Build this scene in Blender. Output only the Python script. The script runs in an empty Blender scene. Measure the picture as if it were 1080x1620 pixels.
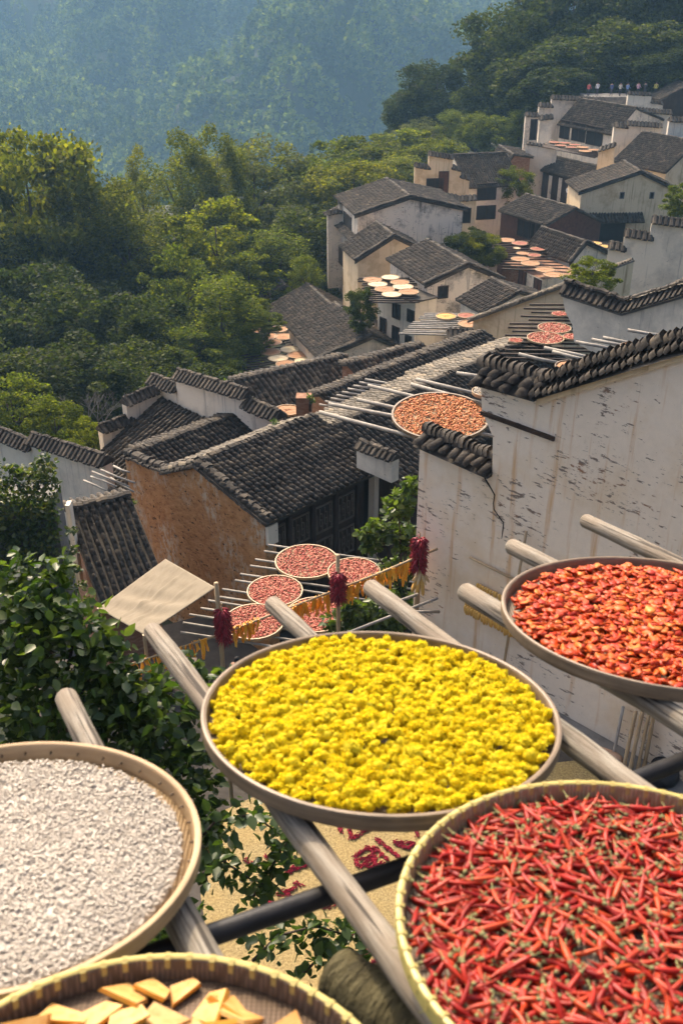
import bpy, math, random
import numpy as np
from mathutils import Vector, Matrix

random.seed(7)
rng = np.random.default_rng(7)
R = math.radians
SC = bpy.context.scene
COL = SC.collection

# ---------------------------------------------------------------- camera
PITCH = 29.4
FPX, CX, CY = 1575.0, 540.0, 810.0          # 35 mm lens on a 36 mm tall frame of 1620 px
cam = bpy.data.cameras.new('camera')
cam.sensor_fit = 'VERTICAL'; cam.sensor_height = 36; cam.sensor_width = 24; cam.lens = 35
cam.clip_start = 0.05; cam.clip_end = 6000
cam.dof.use_dof = True; cam.dof.focus_distance = 22; cam.dof.aperture_fstop = 4.0
camo = bpy.data.objects.new('camera', cam); COL.objects.link(camo)
camo.rotation_euler = (R(90 - PITCH), 0, 0)
SC.camera = camo

# ---------------------------------------------------------------- light
SUN_AZ, SUN_EL = -22.0, 43.0                # degrees left of the viewing direction, above the horizon
W = bpy.data.worlds.new('World'); SC.world = W; W.use_nodes = True
nt = W.node_tree
bg = nt.nodes['Background']
sky = nt.nodes.new('ShaderNodeTexSky'); sky.sky_type = 'NISHITA'; sky.sun_disc = False
sky.sun_elevation = R(SUN_EL); sky.sun_rotation = R(SUN_AZ)
sky.air_density = 0.45; sky.dust_density = 6.0; sky.ozone_density = 0.3
nt.links.new(sky.outputs[0], bg.inputs[0]); bg.inputs[1].default_value = 0.15
sl = bpy.data.lights.new('sun', 'SUN'); sl.energy = 2.0; sl.angle = R(0.6); sl.color = (1.0, 0.80, 0.54)
so = bpy.data.objects.new('sun', sl); COL.objects.link(so)
to_sun = Vector((math.sin(R(SUN_AZ)) * math.cos(R(SUN_EL)), math.cos(R(SUN_AZ)) * math.cos(R(SUN_EL)), math.sin(R(SUN_EL))))
so.rotation_euler = to_sun.to_track_quat('Z', 'Y').to_euler()
so.location = (-20, 40, 60)
vs = SC.view_settings
vs.view_transform = 'Standard'; vs.look = 'None'; vs.exposure = 1.45; vs.gamma = 1; vs.use_curve_mapping = False
SC.cycles.max_bounces = 6; SC.cycles.diffuse_bounces = 3; SC.cycles.glossy_bounces = 2
SC.cycles.transmission_bounces = 3; SC.cycles.volume_bounces = 0; SC.cycles.transparent_max_bounces = 6
SC.cycles.use_denoising = True; SC.cycles.caustics_reflective = False; SC.cycles.caustics_refractive = False

# ---------------------------------------------------------------- pixels to places
_cp, _sp = math.cos(R(PITCH)), math.sin(R(PITCH))
def A3(*v): return np.array(v, float)
def ray(x, y):
    r = (x - CX) / FPX; u = -(y - CY) / FPX
    return A3(r, _cp + _sp * u, -_sp + _cp * u)
def P(x, y, Y): d = ray(x, y); return d * (Y / d[1])
def onz(x, y, z): d = ray(x, y); return d * (z / d[2])
def onpl(x, y, C, n): d = ray(x, y); return d * (np.dot(C, n) / np.dot(d, n))
def UV(t): t = R(t); return A3(math.cos(t), math.sin(t), 0), A3(math.sin(t), -math.cos(t), 0)
def projx(p):
    d = p[1] * _cp - p[2] * _sp
    return CX + FPX * p[0] / d
def ext(C, D, px, tmax=90):
    s = math.copysign(1, projx(C + D * 1e-4) - px); lo, hi = 0, None
    t = 0
    while t < tmax:
        t += .25
        if math.copysign(1, projx(C + D * t) - px) != s: hi = t; break
    if hi is None: return tmax
    lo = hi - .25
    for _ in range(30):
        m = (lo + hi) / 2
        if math.copysign(1, projx(C + D * m) - px) != s: hi = m
        else: lo = m
    return hi
ZU = A3(0, 0, 1)
def unit(v): v = np.asarray(v, float); return v / np.linalg.norm(v)

# ---------------------------------------------------------------- materials
def newmat(name):
    m = bpy.data.materials.new(name); m.use_nodes = True
    return m, m.node_tree, m.node_tree.nodes['Principled BSDF']
def N(nt, t, **k):
    n = nt.nodes.new(t)
    for a, b in k.items():
        if hasattr(n, a): setattr(n, a, b)
        else: n.inputs[a].default_value = b
    return n
def coords(nt, kind, scale=(1, 1, 1)):
    mp = nt.nodes.new('ShaderNodeMapping'); mp.inputs['Scale'].default_value = scale
    if kind == 'pos':
        g = nt.nodes.new('ShaderNodeNewGeometry'); nt.links.new(g.outputs['Position'], mp.inputs[0])
    else:
        g = nt.nodes.new('ShaderNodeTexCoord'); nt.links.new(g.outputs['Object'], mp.inputs[0])
    return mp.outputs[0]
def noise(nt, vec, scale, detail=4, rough=.6):
    n = nt.nodes.new('ShaderNodeTexNoise'); n.inputs['Scale'].default_value = scale
    n.inputs['Detail'].default_value = detail; n.inputs['Roughness'].default_value = rough
    nt.links.new(vec, n.inputs['Vector']); return n.outputs['Fac']
def ramp(nt, fac, stops):
    r = nt.nodes.new('ShaderNodeValToRGB'); e = r.color_ramp.elements
    while len(e) < len(stops): e.new(.5)
    for i, (p, c) in enumerate(stops):
        e[i].position = p; e[i].color = (tuple(c) if hasattr(c, '__len__') else (c, c, c)) + (1,)
    nt.links.new(fac, r.inputs[0]); return r.outputs[0]
def mix(nt, fac, a, b, mode='MIX'):
    m = nt.nodes.new('ShaderNodeMixRGB'); m.blend_type = mode
    for s, v in ((0, fac), (1, a), (2, b)):
        if hasattr(v, 'is_linked') or isinstance(v, bpy.types.NodeSocket): nt.links.new(v, m.inputs[s])
        elif s == 0: m.inputs[0].default_value = v
        else: m.inputs[s].default_value = tuple(v) + (1,)
    return m.outputs[0]
def bump(nt, bsdf, h, strength=.4, dist=.02):
    b = nt.nodes.new('ShaderNodeBump'); b.inputs['Strength'].default_value = strength; b.inputs['Distance'].default_value = dist
    nt.links.new(h, b.inputs['Height']); nt.links.new(b.outputs[0], bsdf.inputs['Normal'])
def island(nt):
    g = nt.nodes.new('ShaderNodeNewGeometry'); return g.outputs['Random Per Island']
def objrand(nt):
    g = nt.nodes.new('ShaderNodeObjectInfo'); return g.outputs['Random']
def M(name, c1, c2=None, scale=4, rough=.8, bmp=.3, bdist=.02, kind='pos', stretch=(1, 1, 1), c3=None, rnd=None, spec=.3, lo=.3, hi=.7):
    m, nt, b = newmat(name); b.inputs['Roughness'].default_value = rough; b.inputs['Specular IOR Level'].default_value = spec
    c2 = c2 or c1
    v = coords(nt, kind, stretch); f = noise(nt, v, scale, 5)
    st = [(lo, c1), (hi, c2)] if c3 is None else [(lo, c1), ((lo + hi) / 2, c2), (hi, c3)]
    col = ramp(nt, f, st)
    if rnd == 'island': col = mix(nt, .5, col, ramp(nt, island(nt), [(0, (.45, .45, .45)), (1, (1.0, 1.0, 1.0))]), 'MULTIPLY'); 
    if rnd == 'obj': col = mix(nt, .6, col, ramp(nt, objrand(nt), [(0, (.55, .55, .55)), (1, (1.0, 1.0, 1.0))]), 'MULTIPLY')
    nt.links.new(col, b.inputs['Base Color'])
    if bmp: bump(nt, b, noise(nt, v, scale * 3, 4), bmp, bdist)
    return m
def plaster(name, base, stain, stain2, amt=.5, flake=.0, flakec=(.10, .085, .07), streak=.5, fl2=(.25, .1, .05)):
    m, nt, b = newmat(name); b.inputs['Roughness'].default_value = .9; b.inputs['Specular IOR Level'].default_value = .15
    big = noise(nt, coords(nt, 'pos'), .55, 6, .65)
    fine = noise(nt, coords(nt, 'pos'), 7, 5, .7)
    st = noise(nt, coords(nt, 'pos', (4.5, 4.5, .22)), 1.0, 5, .65)
    hz = noise(nt, coords(nt, 'pos', (1.5, 1.5, 6.0)), 2.6, 7, .72)
    col = mix(nt, ramp(nt, fine, [(.3, 0.), (.8, .35)]), base, tuple(c * .72 for c in base))
    col = mix(nt, ramp(nt, big, [(.5, 0.), (.66, amt)]), col, stain)
    col = mix(nt, ramp(nt, st, [(.565, 0.), (.70, streak)]), col, stain2)
    h = fine
    if flake > 0:
        dens = noise(nt, coords(nt, 'pos'), .75, 3)
        d = ramp(nt, dens, [(.30, .12 * flake), (.62, .85 * flake)])
        a = nt.nodes.new('ShaderNodeMath'); a.operation = 'MULTIPLY_ADD'
        nt.links.new(d, a.inputs[0]); a.inputs[1].default_value = .22; nt.links.new(hz, a.inputs[2])
        fm = ramp(nt, a.outputs[0], [(.735, 0.), (.755, 1.)])
        fc = mix(nt, ramp(nt, noise(nt, coords(nt, 'pos'), 1.6, 3), [(.52, 0.), (.6, 1.)]), flakec, fl2)
        if flake >= 1:
            hz2 = noise(nt, coords(nt, 'pos', (1.1, 1.1, 3.2)), 1.5, 6, .62)
            fm2 = ramp(nt, hz2, [(.70, 0.), (.712, 1.)]); mxx = nt.nodes.new('ShaderNodeMath'); mxx.operation = 'MAXIMUM'; nt.links.new(fm, mxx.inputs[0]); nt.links.new(fm2, mxx.inputs[1]); fm = mxx.outputs[0]
        col = mix(nt, fm, col, fc)
        sub = nt.nodes.new('ShaderNodeMath'); sub.operation = 'SUBTRACT'; nt.links.new(fine, sub.inputs[0]); nt.links.new(fm, sub.inputs[1]); h = sub.outputs[0]
    nt.links.new(col, b.inputs['Base Color']); bump(nt, b, h, .5, .02)
    return m
def leafmat(name, c1, c2, c3, trans=.4, kind='island', scale=.25, rough=.5, spec=.35):
    m, nt, b = newmat(name); b.inputs['Roughness'].default_value = rough; b.inputs['Specular IOR Level'].default_value = spec
    isl = island(nt)
    col = ramp(nt, isl, [(0., c1), (.55, c2), (1., c3)])
    if kind == 'tree':
        col = mix(nt, .8, col, ramp(nt, objrand(nt), [(0, (.7, .7, .65)), (.5, (1., 1., 1.)), (1, (1.35, 1.2, .8))]), 'MULTIPLY')
        col = mix(nt, .7, col, ramp(nt, noise(nt, coords(nt, 'pos'), scale, 3), [(.3, (.6, .65, .7)), (.7, (1.25, 1.15, .8))] if scale > .1 else [(.38, (.22, .30, .34)), (.62, (2.0, 1.8, 1.1))]), 'MULTIPLY')  # far woods: species patches, contrast painted for lit ridges and dark gullies
    nt.links.new(col, b.inputs['Base Color'])
    t = nt.nodes.new('ShaderNodeBsdfTranslucent')
    tc = mix(nt, 1, col, (1.5, 1.6, .6), 'MULTIPLY'); nt.links.new(tc, t.inputs[0])
    mx = nt.nodes.new('ShaderNodeMixShader'); mx.inputs[0].default_value = trans
    nt.links.new(b.outputs[0], mx.inputs[1]); nt.links.new(t.outputs[0], mx.inputs[2])
    nt.links.new(mx.outputs[0], nt.nodes['Material Output'].inputs[0])
    return m

def tilemat(name, c1, c2, c3, rnd='island'):
    m, nt, b = newmat(name); b.inputs['Roughness'].default_value = .85; b.inputs['Specular IOR Level'].default_value = .25
    f = noise(nt, coords(nt, 'pos'), 1.3, 6, .7)
    col = ramp(nt, f, [(.32, c1), (.52, c2), (.72, c3)])
    lich = ramp(nt, noise(nt, coords(nt, 'pos'), 9, 5, .7), [(.58, 0.), (.72, .55)])
    col = mix(nt, lich, col, (.30, .265, .2))
    src = island(nt) if rnd == 'island' else objrand(nt)
    col = mix(nt, .75, col, ramp(nt, src, [(0, (.45, .45, .47)), (.8, (1., .98, .95)), (1, (1.9, 1.75, 1.5))]), 'MULTIPLY')
    nt.links.new(col, b.inputs['Base Color'])
    bump(nt, b, noise(nt, coords(nt, 'pos'), 22, 4), .5, .015)
    return m

MT = {}
MT['tile'] = tilemat('roof_tile', (.030, .025, .020), (.056, .047, .037), (.105, .088, .066))
MT['tile_obj'] = tilemat('roof_tile_single', (.026, .022, .018), (.048, .041, .034), (.09, .077, .06), 'obj')
MT['tile_far'] = tilemat('roof_tile_far', (.034, .028, .022), (.066, .054, .041), (.13, .105, .075))
MT['ridge'] = tilemat('ridge_tile', (.03, .026, .021), (.058, .049, .039), (.115, .097, .073))
MT['tile_lit'] = tilemat('roof_tile_painted_lit', (.09, .08, .065), (.16, .14, .11), (.24, .21, .165))  # lighter copy of the roof tile: sunlight painted into the sun-facing slopes
MT['white'] = plaster('white_plaster', (.78, .68, .53), (.40, .35, .28), (.20, .175, .15), .6, .6, streak=.55)
MT['whitef'] = plaster('white_plaster_far', (.75, .65, .51), (.34, .30, .25), (.13, .12, .105), .9, .9, streak=.8)
MT['cream'] = plaster('cream_plaster', (.70, .55, .35), (.45, .32, .18), (.28, .18, .09), .9, .5, streak=.8)
MT['grey'] = plaster('stained_plaster', (.74, .64, .51), (.13, .12, .105), (.10, .095, .088), 1.0, .95, streak=.9)
MT['bigwall'] = plaster('flaking_plaster', (.79, .68, .54), (.66, .50, .31), (.55, .30, .11), .6, 1.0, (.22, .175, .14), .75, (.34, .19, .11))
MT['wood'] = M('dark_timber', (.022, .014, .010), (.06, .038, .026), 3, .75, .4, stretch=(1, 1, .3))
MT['wood_red'] = M('red_timber', (.07, .028, .018), (.13, .055, .032), 3, .75, .3)
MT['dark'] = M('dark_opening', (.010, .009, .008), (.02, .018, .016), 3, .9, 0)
MT['lattice'] = M('lattice_wood', (.10, .075, .055), (.20, .155, .12), 6, .7, .2)
MT['brick'] = M('brick', (.16, .07, .035), (.26, .13, .07), 3, .85, .5, stretch=(1, 1, 4), c3=(.33, .22, .14))
MT['stone'] = M('grey_stone', (.10, .095, .09), (.20, .19, .17), 2, .9, .5)
MT['paving'] = M('stone_paving', (.035, .030, .025), (.075, .065, .054), 2.2, .9, .5)
MT['earth'] = M('hillside_earth', (.016, .022, .010), (.04, .045, .02), .6, .95, .4)
MT['canvas'] = M('beige_canvas', (.155, .125, .083), (.20, .165, .113), 2.5, .9, .35, c3=(.175, .142, .096))
MT['bamboo'] = M('bamboo_pole', (.28, .19, .10), (.42, .32, .19), 4, .55, .2, stretch=(1, 1, .4))
MT['pole_grey'] = M('weathered_pole', (.20, .18, .155), (.36, .33, .28), 5, .8, .3)
MT['iron'] = M('black_pipe', (.010, .010, .011), (.022, .021, .021), 6, .5, .15)
MT['log'] = M('mossy_log', (.028, .024, .010), (.075, .064, .028), 2.2, .85, 1.0, .03, 'obj', (3, 3, 9), c3=(.12, .105, .052))

def weathered_wood():
    m, nt, b = newmat('grey_log_pole'); b.inputs['Roughness'].default_value = .75; b.inputs['Specular IOR Level'].default_value = .25
    v = coords(nt, 'obj', (24, 24, 1.3)); f = noise(nt, v, 1.9, 8, .78)
    v2 = coords(nt, 'obj', (5, 5, 2)); g = noise(nt, v2, 1.2, 4)
    col = ramp(nt, f, [(.30, (.040, .034, .026)), (.42, (.15, .132, .104)), (.54, (.28, .255, .208)), (.72, (.42, .39, .33))])
    col = mix(nt, ramp(nt, g, [(.42, .6), (.6, 0.)]), col, (.20, .15, .10))
    crack = ramp(nt, noise(nt, coords(nt, 'obj', (40, 40, 1.0)), 1.0, 3), [(.57, 0.), (.62, .9)])
    col = mix(nt, crack, col, (.035, .028, .022))
    nt.links.new(col, b.inputs['Base Color']); bump(nt, b, f, .7, .012)
    return m
MT['pole'] = weathered_wood()

def earthwall():
    m, nt, b = newmat('orange_earth_wall'); b.inputs['Roughness'].default_value = .95; b.inputs['Specular IOR Level'].default_value = .1
    v = coords(nt, 'pos', (1, 1, 1.6)); f = noise(nt, v, 3.4, 7, .75)
    col = ramp(nt, f, [(.28, (.15, .072, .030)), (.42, (.41, .195, .076)), (.60, (.54, .28, .115)), (.78, (.62, .39, .21))])
    pit = noise(nt, coords(nt, 'pos', (1, 1, 1.8)), 5.2, 4, .6)
    pm = ramp(nt, pit, [(.35, 1.), (.41, 0.)])
    col = mix(nt, pm, col, (.055, .03, .018))
    pale = noise(nt, coords(nt, 'pos', (1, 1, .8)), .55, 3)
    pale2 = noise(nt, coords(nt, 'pos', (2.5, 2.5, 1.2)), 2.4, 6, .75)
    a = nt.nodes.new('ShaderNodeMath'); a.operation = 'MULTIPLY'; nt.links.new(ramp(nt, pale, [(.46, 0.), (.58, 1.)]), a.inputs[0]); nt.links.new(ramp(nt, pale2, [(.48, 0.), (.56, .85)]), a.inputs[1])
    col = mix(nt, a.outputs[0], col, (.56, .46, .33))
    nt.links.new(col, b.inputs['Base Color']); bump(nt, b, f, .9, .05)
    return m
MT['earthwall'] = earthwall()

def weave(name, c1, c2):
    m, nt, b = newmat(name); b.inputs['Roughness'].default_value = .6
    v = coords(nt, 'obj')
    w1 = N(nt, 'ShaderNodeTexWave', wave_type='BANDS', bands_direction='X'); w1.inputs['Scale'].default_value = 28; w1.inputs['Distortion'].default_value = .6
    w2 = N(nt, 'ShaderNodeTexWave', wave_type='BANDS', bands_direction='Y'); w2.inputs['Scale'].default_value = 28; w2.inputs['Distortion'].default_value = .6
    nt.links.new(v, w1.inputs[0]); nt.links.new(v, w2.inputs[0])
    w = nt.nodes.new('ShaderNodeMath'); w.operation = 'MULTIPLY'; nt.links.new(w1.outputs['Fac'], w.inputs[0]); nt.links.new(w2.outputs['Fac'], w.inputs[1])
    col = mix(nt, ramp(nt, w.outputs[0], [(.05, 0.), (.5, 1.)]), c1, c2)
    col = mix(nt, ramp(nt, noise(nt, v, 6, 4), [(.3, 0.), (.8, .5)]), col, tuple(c * .5 for c in c1))
    nt.links.new(col, b.inputs['Base Color']); bump(nt, b, w.outputs[0], .5, .006)
    return m
MT['weave_tan'] = weave('woven_bamboo_tan', (.30, .20, .10), (.46, .34, .19))
MT['weave_brown'] = weave('woven_bamboo_brown', (.10, .065, .04), (.20, .135, .085))
MT['weave_grey'] = weave('woven_bamboo_grey', (.16, .12, .085), (.27, .21, .15))
def rimmat(name, c1, c2):
    m, nt, b = newmat(name); b.inputs['Roughness'].default_value = .5
    f = noise(nt, coords(nt, 'obj', (3, 3, 60)), 1.2, 5, .7)
    g = noise(nt, coords(nt, 'obj'), 5, 4)
    col = mix(nt, ramp(nt, g, [(.4, 0.), (.75, .6)]), ramp(nt, f, [(.3, c1), (.7, c2)]), tuple(c * .55 for c in c1))
    nt.links.new(col, b.inputs['Base Color']); bump(nt, b, f, .3, .004)
    return m
MT['rim_tan'] = rimmat('rim_bamboo_tan', (.36, .23, .11), (.52, .37, .20))
MT['rim_brown'] = rimmat('rim_bamboo_brown', (.14, .095, .055), (.27, .195, .12))
MT['rim_yellow'] = rimmat('rim_bamboo_yellow', (.42, .34, .09), (.56, .47, .15))
MT['binding'] = M('binding_strip', (.30, .23, .06), (.44, .36, .12), 30, .5, .2, kind='obj')
MT['binding_dark'] = M('binding_nail', (.06, .04, .02), (.1, .06, .03), 30, .6, .2, kind='obj')

def contentmat(name, c1, c2, c3, rough=.5, rnd='island', trans=0, spec=.4, coat=0):
    m, nt, b = newmat(name); b.inputs['Roughness'].default_value = rough; b.inputs['Specular IOR Level'].default_value = spec
    col = ramp(nt, island(nt) if rnd == 'island' else objrand(nt), [(0., c1), (.5, c2), (1., c3)])
    col = mix(nt, ramp(nt, noise(nt, coords(nt, 'pos'), 40, 3), [(.3, 0.), (.8, .35)]), col, tuple(c * .45 for c in c1))
    nt.links.new(col, b.inputs['Base Color'])
    if trans:
        t = nt.nodes.new('ShaderNodeBsdfTranslucent'); nt.links.new(col, t.inputs[0]); mx = nt.nodes.new('ShaderNodeMixShader'); mx.inputs[0].default_value = trans
        nt.links.new(b.outputs[0], mx.inputs[1]); nt.links.new(t.outputs[0], mx.inputs[2]); nt.links.new(mx.outputs[0], nt.nodes['Material Output'].inputs[0])
    if coat: b.inputs['Coat Weight'].default_value = coat; b.inputs['Coat Roughness'].default_value = .25
    return m
MT['petal'] = contentmat('yellow_petals', (.80, .62, .015), (.88, .73, .025), (.90, .79, .06), .8, spec=.1, trans=.5)
MT['petal_o'] = contentmat('yellow_petals_head', (.80, .62, .015), (.88, .74, .025), (.91, .80, .06), .8, 'obj', spec=.1, trans=.5)
MT['chilli'] = contentmat('red_chilli', (.22, .008, .005), (.34, .016, .006), (.44, .05, .012), .38, spec=.3)
MT['chilli_o'] = contentmat('red_chilli_single', (.26, .008, .005), (.38, .018, .006), (.50, .075, .015), .38, 'obj', spec=.3)
MT['chilli_b'] = contentmat('dry_chilli_dark', (.14, .004, .014), (.25, .008, .024), (.36, .014, .03), .35)
MT['stem'] = M('chilli_stem', (.14, .13, .05), (.26, .25, .10), 20, .7, .1, kind='obj')
MT['flake'] = contentmat('chopped_pepper', (.36, .020, .004), (.50, .06, .007), (.60, .15, .018), .4, spec=.25)
MT['flake_o'] = contentmat('chopped_pepper_single', (.38, .022, .004), (.54, .07, .008), (.68, .22, .035), .4, 'obj', spec=.25)
MT['pale_red'] = contentmat('drying_chilli', (.34, .05, .035), (.46, .11, .07), (.55, .26, .16), .6)
MT['orange_red'] = contentmat('drying_pepper_orange', (.40, .10, .03), (.52, .17, .05), (.58, .28, .10), .6)
MT['rice'] = contentmat('white_slices', (.42, .37, .31), (.49, .445, .385), (.56, .515, .455), .7, spec=.2)
MT['corn'] = contentmat('corn_cobs', (.50, .27, .05), (.62, .36, .08), (.68, .46, .14), .6)
MT['husk'] = M('corn_husk', (.42, .31, .15), (.56, .44, .25), 20, .8, .3)
MT['peel'] = contentmat('orange_strips', (.74, .27, .012), (.84, .38, .02), (.88, .48, .05), .6, 'obj')
MT['flesh'] = M('pumpkin_flesh', (.58, .22, .03), (.66, .38, .12), 22, .55, .25, .006, kind='obj', c3=(.60, .27, .05), rnd='obj')
MT['skin'] = M('pumpkin_skin', (.55, .22, .02), (.66, .32, .04), 18, .45, .15, .004, kind='obj')
MT['cream_food'] = M('pale_food', (.46, .36, .21), (.56, .47, .31), 6, .8, .5)
MT['orange_food'] = M('orange_food', (.27, .115, .05), (.36, .19, .09), 9, .8, .5, c3=(.22, .085, .035))
MT['gold_food'] = M('golden_food', (.42, .23, .05), (.50, .31, .09), 9, .8, .5)
MT['red_food'] = M('red_food', (.22, .06, .035), (.30, .11, .06), 9, .8, .5)

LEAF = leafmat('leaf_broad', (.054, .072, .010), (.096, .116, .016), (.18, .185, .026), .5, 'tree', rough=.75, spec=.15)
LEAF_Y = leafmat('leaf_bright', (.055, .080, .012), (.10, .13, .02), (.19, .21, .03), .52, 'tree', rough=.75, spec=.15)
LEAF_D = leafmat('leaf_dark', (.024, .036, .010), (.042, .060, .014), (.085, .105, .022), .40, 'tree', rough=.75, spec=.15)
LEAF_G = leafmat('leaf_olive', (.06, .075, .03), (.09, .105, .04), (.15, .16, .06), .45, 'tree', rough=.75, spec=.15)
LEAF_N = leafmat('leaf_near', (.020, .042, .010), (.040, .074, .014), (.11, .15, .03), .45, 'island', rough=.38, spec=.5)  # lightest tone paints sunlit highlights into some leaves
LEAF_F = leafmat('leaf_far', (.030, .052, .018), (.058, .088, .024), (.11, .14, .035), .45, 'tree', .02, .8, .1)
BARK = M('bark', (.035, .027, .02), (.075, .058, .042), 6, .9, .6, kind='obj', stretch=(1, 1, .3))
BARK_G = M('bark_grey', (.13, .115, .095), (.22, .2, .17), 6, .9, .4, kind='obj')

# ---------------------------------------------------------------- mesh helpers
def worg(o):
    p = A3(0, 0, 0)
    while o is not None: p = p + np.array(o.location); o = o.parent
    return p
class MB:
    def __init__(s): s.v = []; s.f = []; s.m = []; s.n = 0
    def add(s, v, f, mi=0):
        v = np.asarray(v, float).reshape(-1, 3); s.v.append(v)
        s.f += [tuple(i + s.n for i in q) for q in f]; s.m += [mi] * len(f); s.n += len(v)
    def box(s, o, X, Y, Z, mi=0):
        o, X, Y, Z = (np.asarray(a, float) for a in (o, X, Y, Z))
        v = [o, o + X, o + X + Y, o + Y, o + Z, o + X + Z, o + X + Y + Z, o + Y + Z]
        s.add(v, [(0, 3, 2, 1), (4, 5, 6, 7), (0, 1, 5, 4), (1, 2, 6, 5), (2, 3, 7, 6), (3, 0, 4, 7)], mi)
    def tube(s, pts, rad, n=8, mi=0, cap=True, ph=0.):
        pts = [np.asarray(p, float) for p in pts]
        if not hasattr(rad, '__len__'): rad = [rad] * len(pts)
        vs = []; ref = None
        for i, p in enumerate(pts):
            t = unit(pts[min(i + 1, len(pts) - 1)] - pts[max(i - 1, 0)])
            if ref is None:
                ref = A3(0, 0, 1) if abs(t[2]) < .9 else A3(1, 0, 0)
            a = unit(np.cross(t, ref)); b = np.cross(a, t); ref = b
            for k in range(n):
                an = 2 * math.pi * k / n + ph
                vs.append(p + (a * math.cos(an) + b * math.sin(an)) * rad[i])
        fs = []
        for i in range(len(pts) - 1):
            for k in range(n):
                k2 = (k + 1) % n
                fs.append((i * n + k, i * n + k2, (i + 1) * n + k2, (i + 1) * n + k))
        if cap:
            fs.append(tuple(range(n - 1, -1, -1))); L = (len(pts) - 1) * n
            fs.append(tuple(L + k for k in range(n)))
        s.add(vs, fs, mi)
    def poly(s, pts, off, mi=0):
        """closed outline extruded by the vector off"""
        n = len(pts); pts = [np.asarray(p, float) for p in pts]; off = np.asarray(off, float)
        s.add(pts + [p + off for p in pts], [tuple(range(n)), tuple(range(2 * n - 1, n - 1, -1))] + [(i, i + n, (i + 1) % n + n, (i + 1) % n) for i in range(n)], mi)
    def mesh(s, name, mats, smooth=False, org=(0, 0, 0)):
        me = bpy.data.meshes.new(name)
        V = (np.concatenate(s.v) if s.v else np.zeros((0, 3))) - np.asarray(org)
        me.from_pydata(V.tolist(), [], s.f)
        for m in (mats if isinstance(mats, (list, tuple)) else [mats]): me.materials.append(m)
        if any(s.m): me.polygons.foreach_set('material_index', s.m)
        if smooth: me.polygons.foreach_set('use_smooth', [True] * len(s.f))
        me.update(); return me
    def build(s, name, mats, parent=None, smooth=False):
        me = s.mesh(name, mats, smooth, worg(parent))
        o = bpy.data.objects.new(name, me); COL.objects.link(o); o.parent = parent
        return o
    def build_at(s, name, mats, loc, smooth=False):
        o = bpy.data.objects.new(name, s.mesh(name, mats, smooth, loc)); o.location = loc; COL.objects.link(o); return o
def npmesh(name, V, nper, mats, smooth=False, mi=None):
    """mesh of equal-sized polygons, nper vertices each, not shared"""
    me = bpy.data.meshes.new(name); V = np.asarray(V, np.float32).reshape(-1, 3); n = len(V); nf = n // nper
    me.vertices.add(n); me.vertices.foreach_set('co', V.ravel())
    me.loops.add(n); me.loops.foreach_set('vertex_index', np.arange(n, dtype=np.int32))
    me.polygons.add(nf); me.polygons.foreach_set('loop_start', np.arange(0, n, nper, dtype=np.int32))
    for m in (mats if isinstance(mats, (list, tuple)) else [mats]): me.materials.append(m)
    me.update(calc_edges=True)
    if smooth: me.polygons.foreach_set('use_smooth', [True] * nf)
    return me
def idxmesh(name, V, Fq, mats, smooth=False):
    """fast mesh from arrays with shared vertices; Fq is (n,k) indices"""
    me = bpy.data.meshes.new(name); V = np.asarray(V, np.float32).reshape(-1, 3); Fq = np.asarray(Fq, np.int32)
    me.vertices.add(len(V)); me.vertices.foreach_set('co', V.ravel())
    me.loops.add(Fq.size); me.loops.foreach_set('vertex_index', Fq.ravel())
    me.polygons.add(len(Fq)); me.polygons.foreach_set('loop_start', np.arange(0, Fq.size, Fq.shape[1], dtype=np.int32))
    for m in (mats if isinstance(mats, (list, tuple)) else [mats]): me.materials.append(m)
    if smooth: me.polygons.foreach_set('use_smooth', [True] * len(Fq))
    me.update(calc_edges=True); return me
def link(name, me, parent=None, loc=None):
    o = bpy.data.objects.new(name, me); COL.objects.link(o); o.parent = parent
    if loc is not None: o.location = loc
    return o
def tag(o, label=None, cat=None, group=None, kind=None):
    if label: o['label'] = label
    if cat: o['category'] = cat
    if group: o['group'] = group
    if kind: o['kind'] = kind
    return o
def empty(name, loc, label=None, cat=None, group=None):
    o = bpy.data.objects.new(name, None); o.location = tuple(loc); o.empty_display_size = .3; COL.objects.link(o)
    return tag(o, label, cat, group)
def rand_rots(n, rs, flat=0.):
    q = rs.normal(size=(n, 4)); q /= np.linalg.norm(q, axis=1)[:, None]
    w, x, y, z = q.T
    return np.stack([1 - 2 * (y * y + z * z), 2 * (x * y - w * z), 2 * (x * z + w * y), 2 * (x * y + w * z), 1 - 2 * (x * x + z * z), 2 * (y * z - w * x), 2 * (x * z - w * y), 2 * (y * z + w * x), 1 - 2 * (x * x + y * y)], -1).reshape(n, 3, 3)
def basis(n):
    n = unit(n); a = unit(np.cross(A3(0, 1, 0), n)); b = np.cross(n, a); return a, b, n

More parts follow.
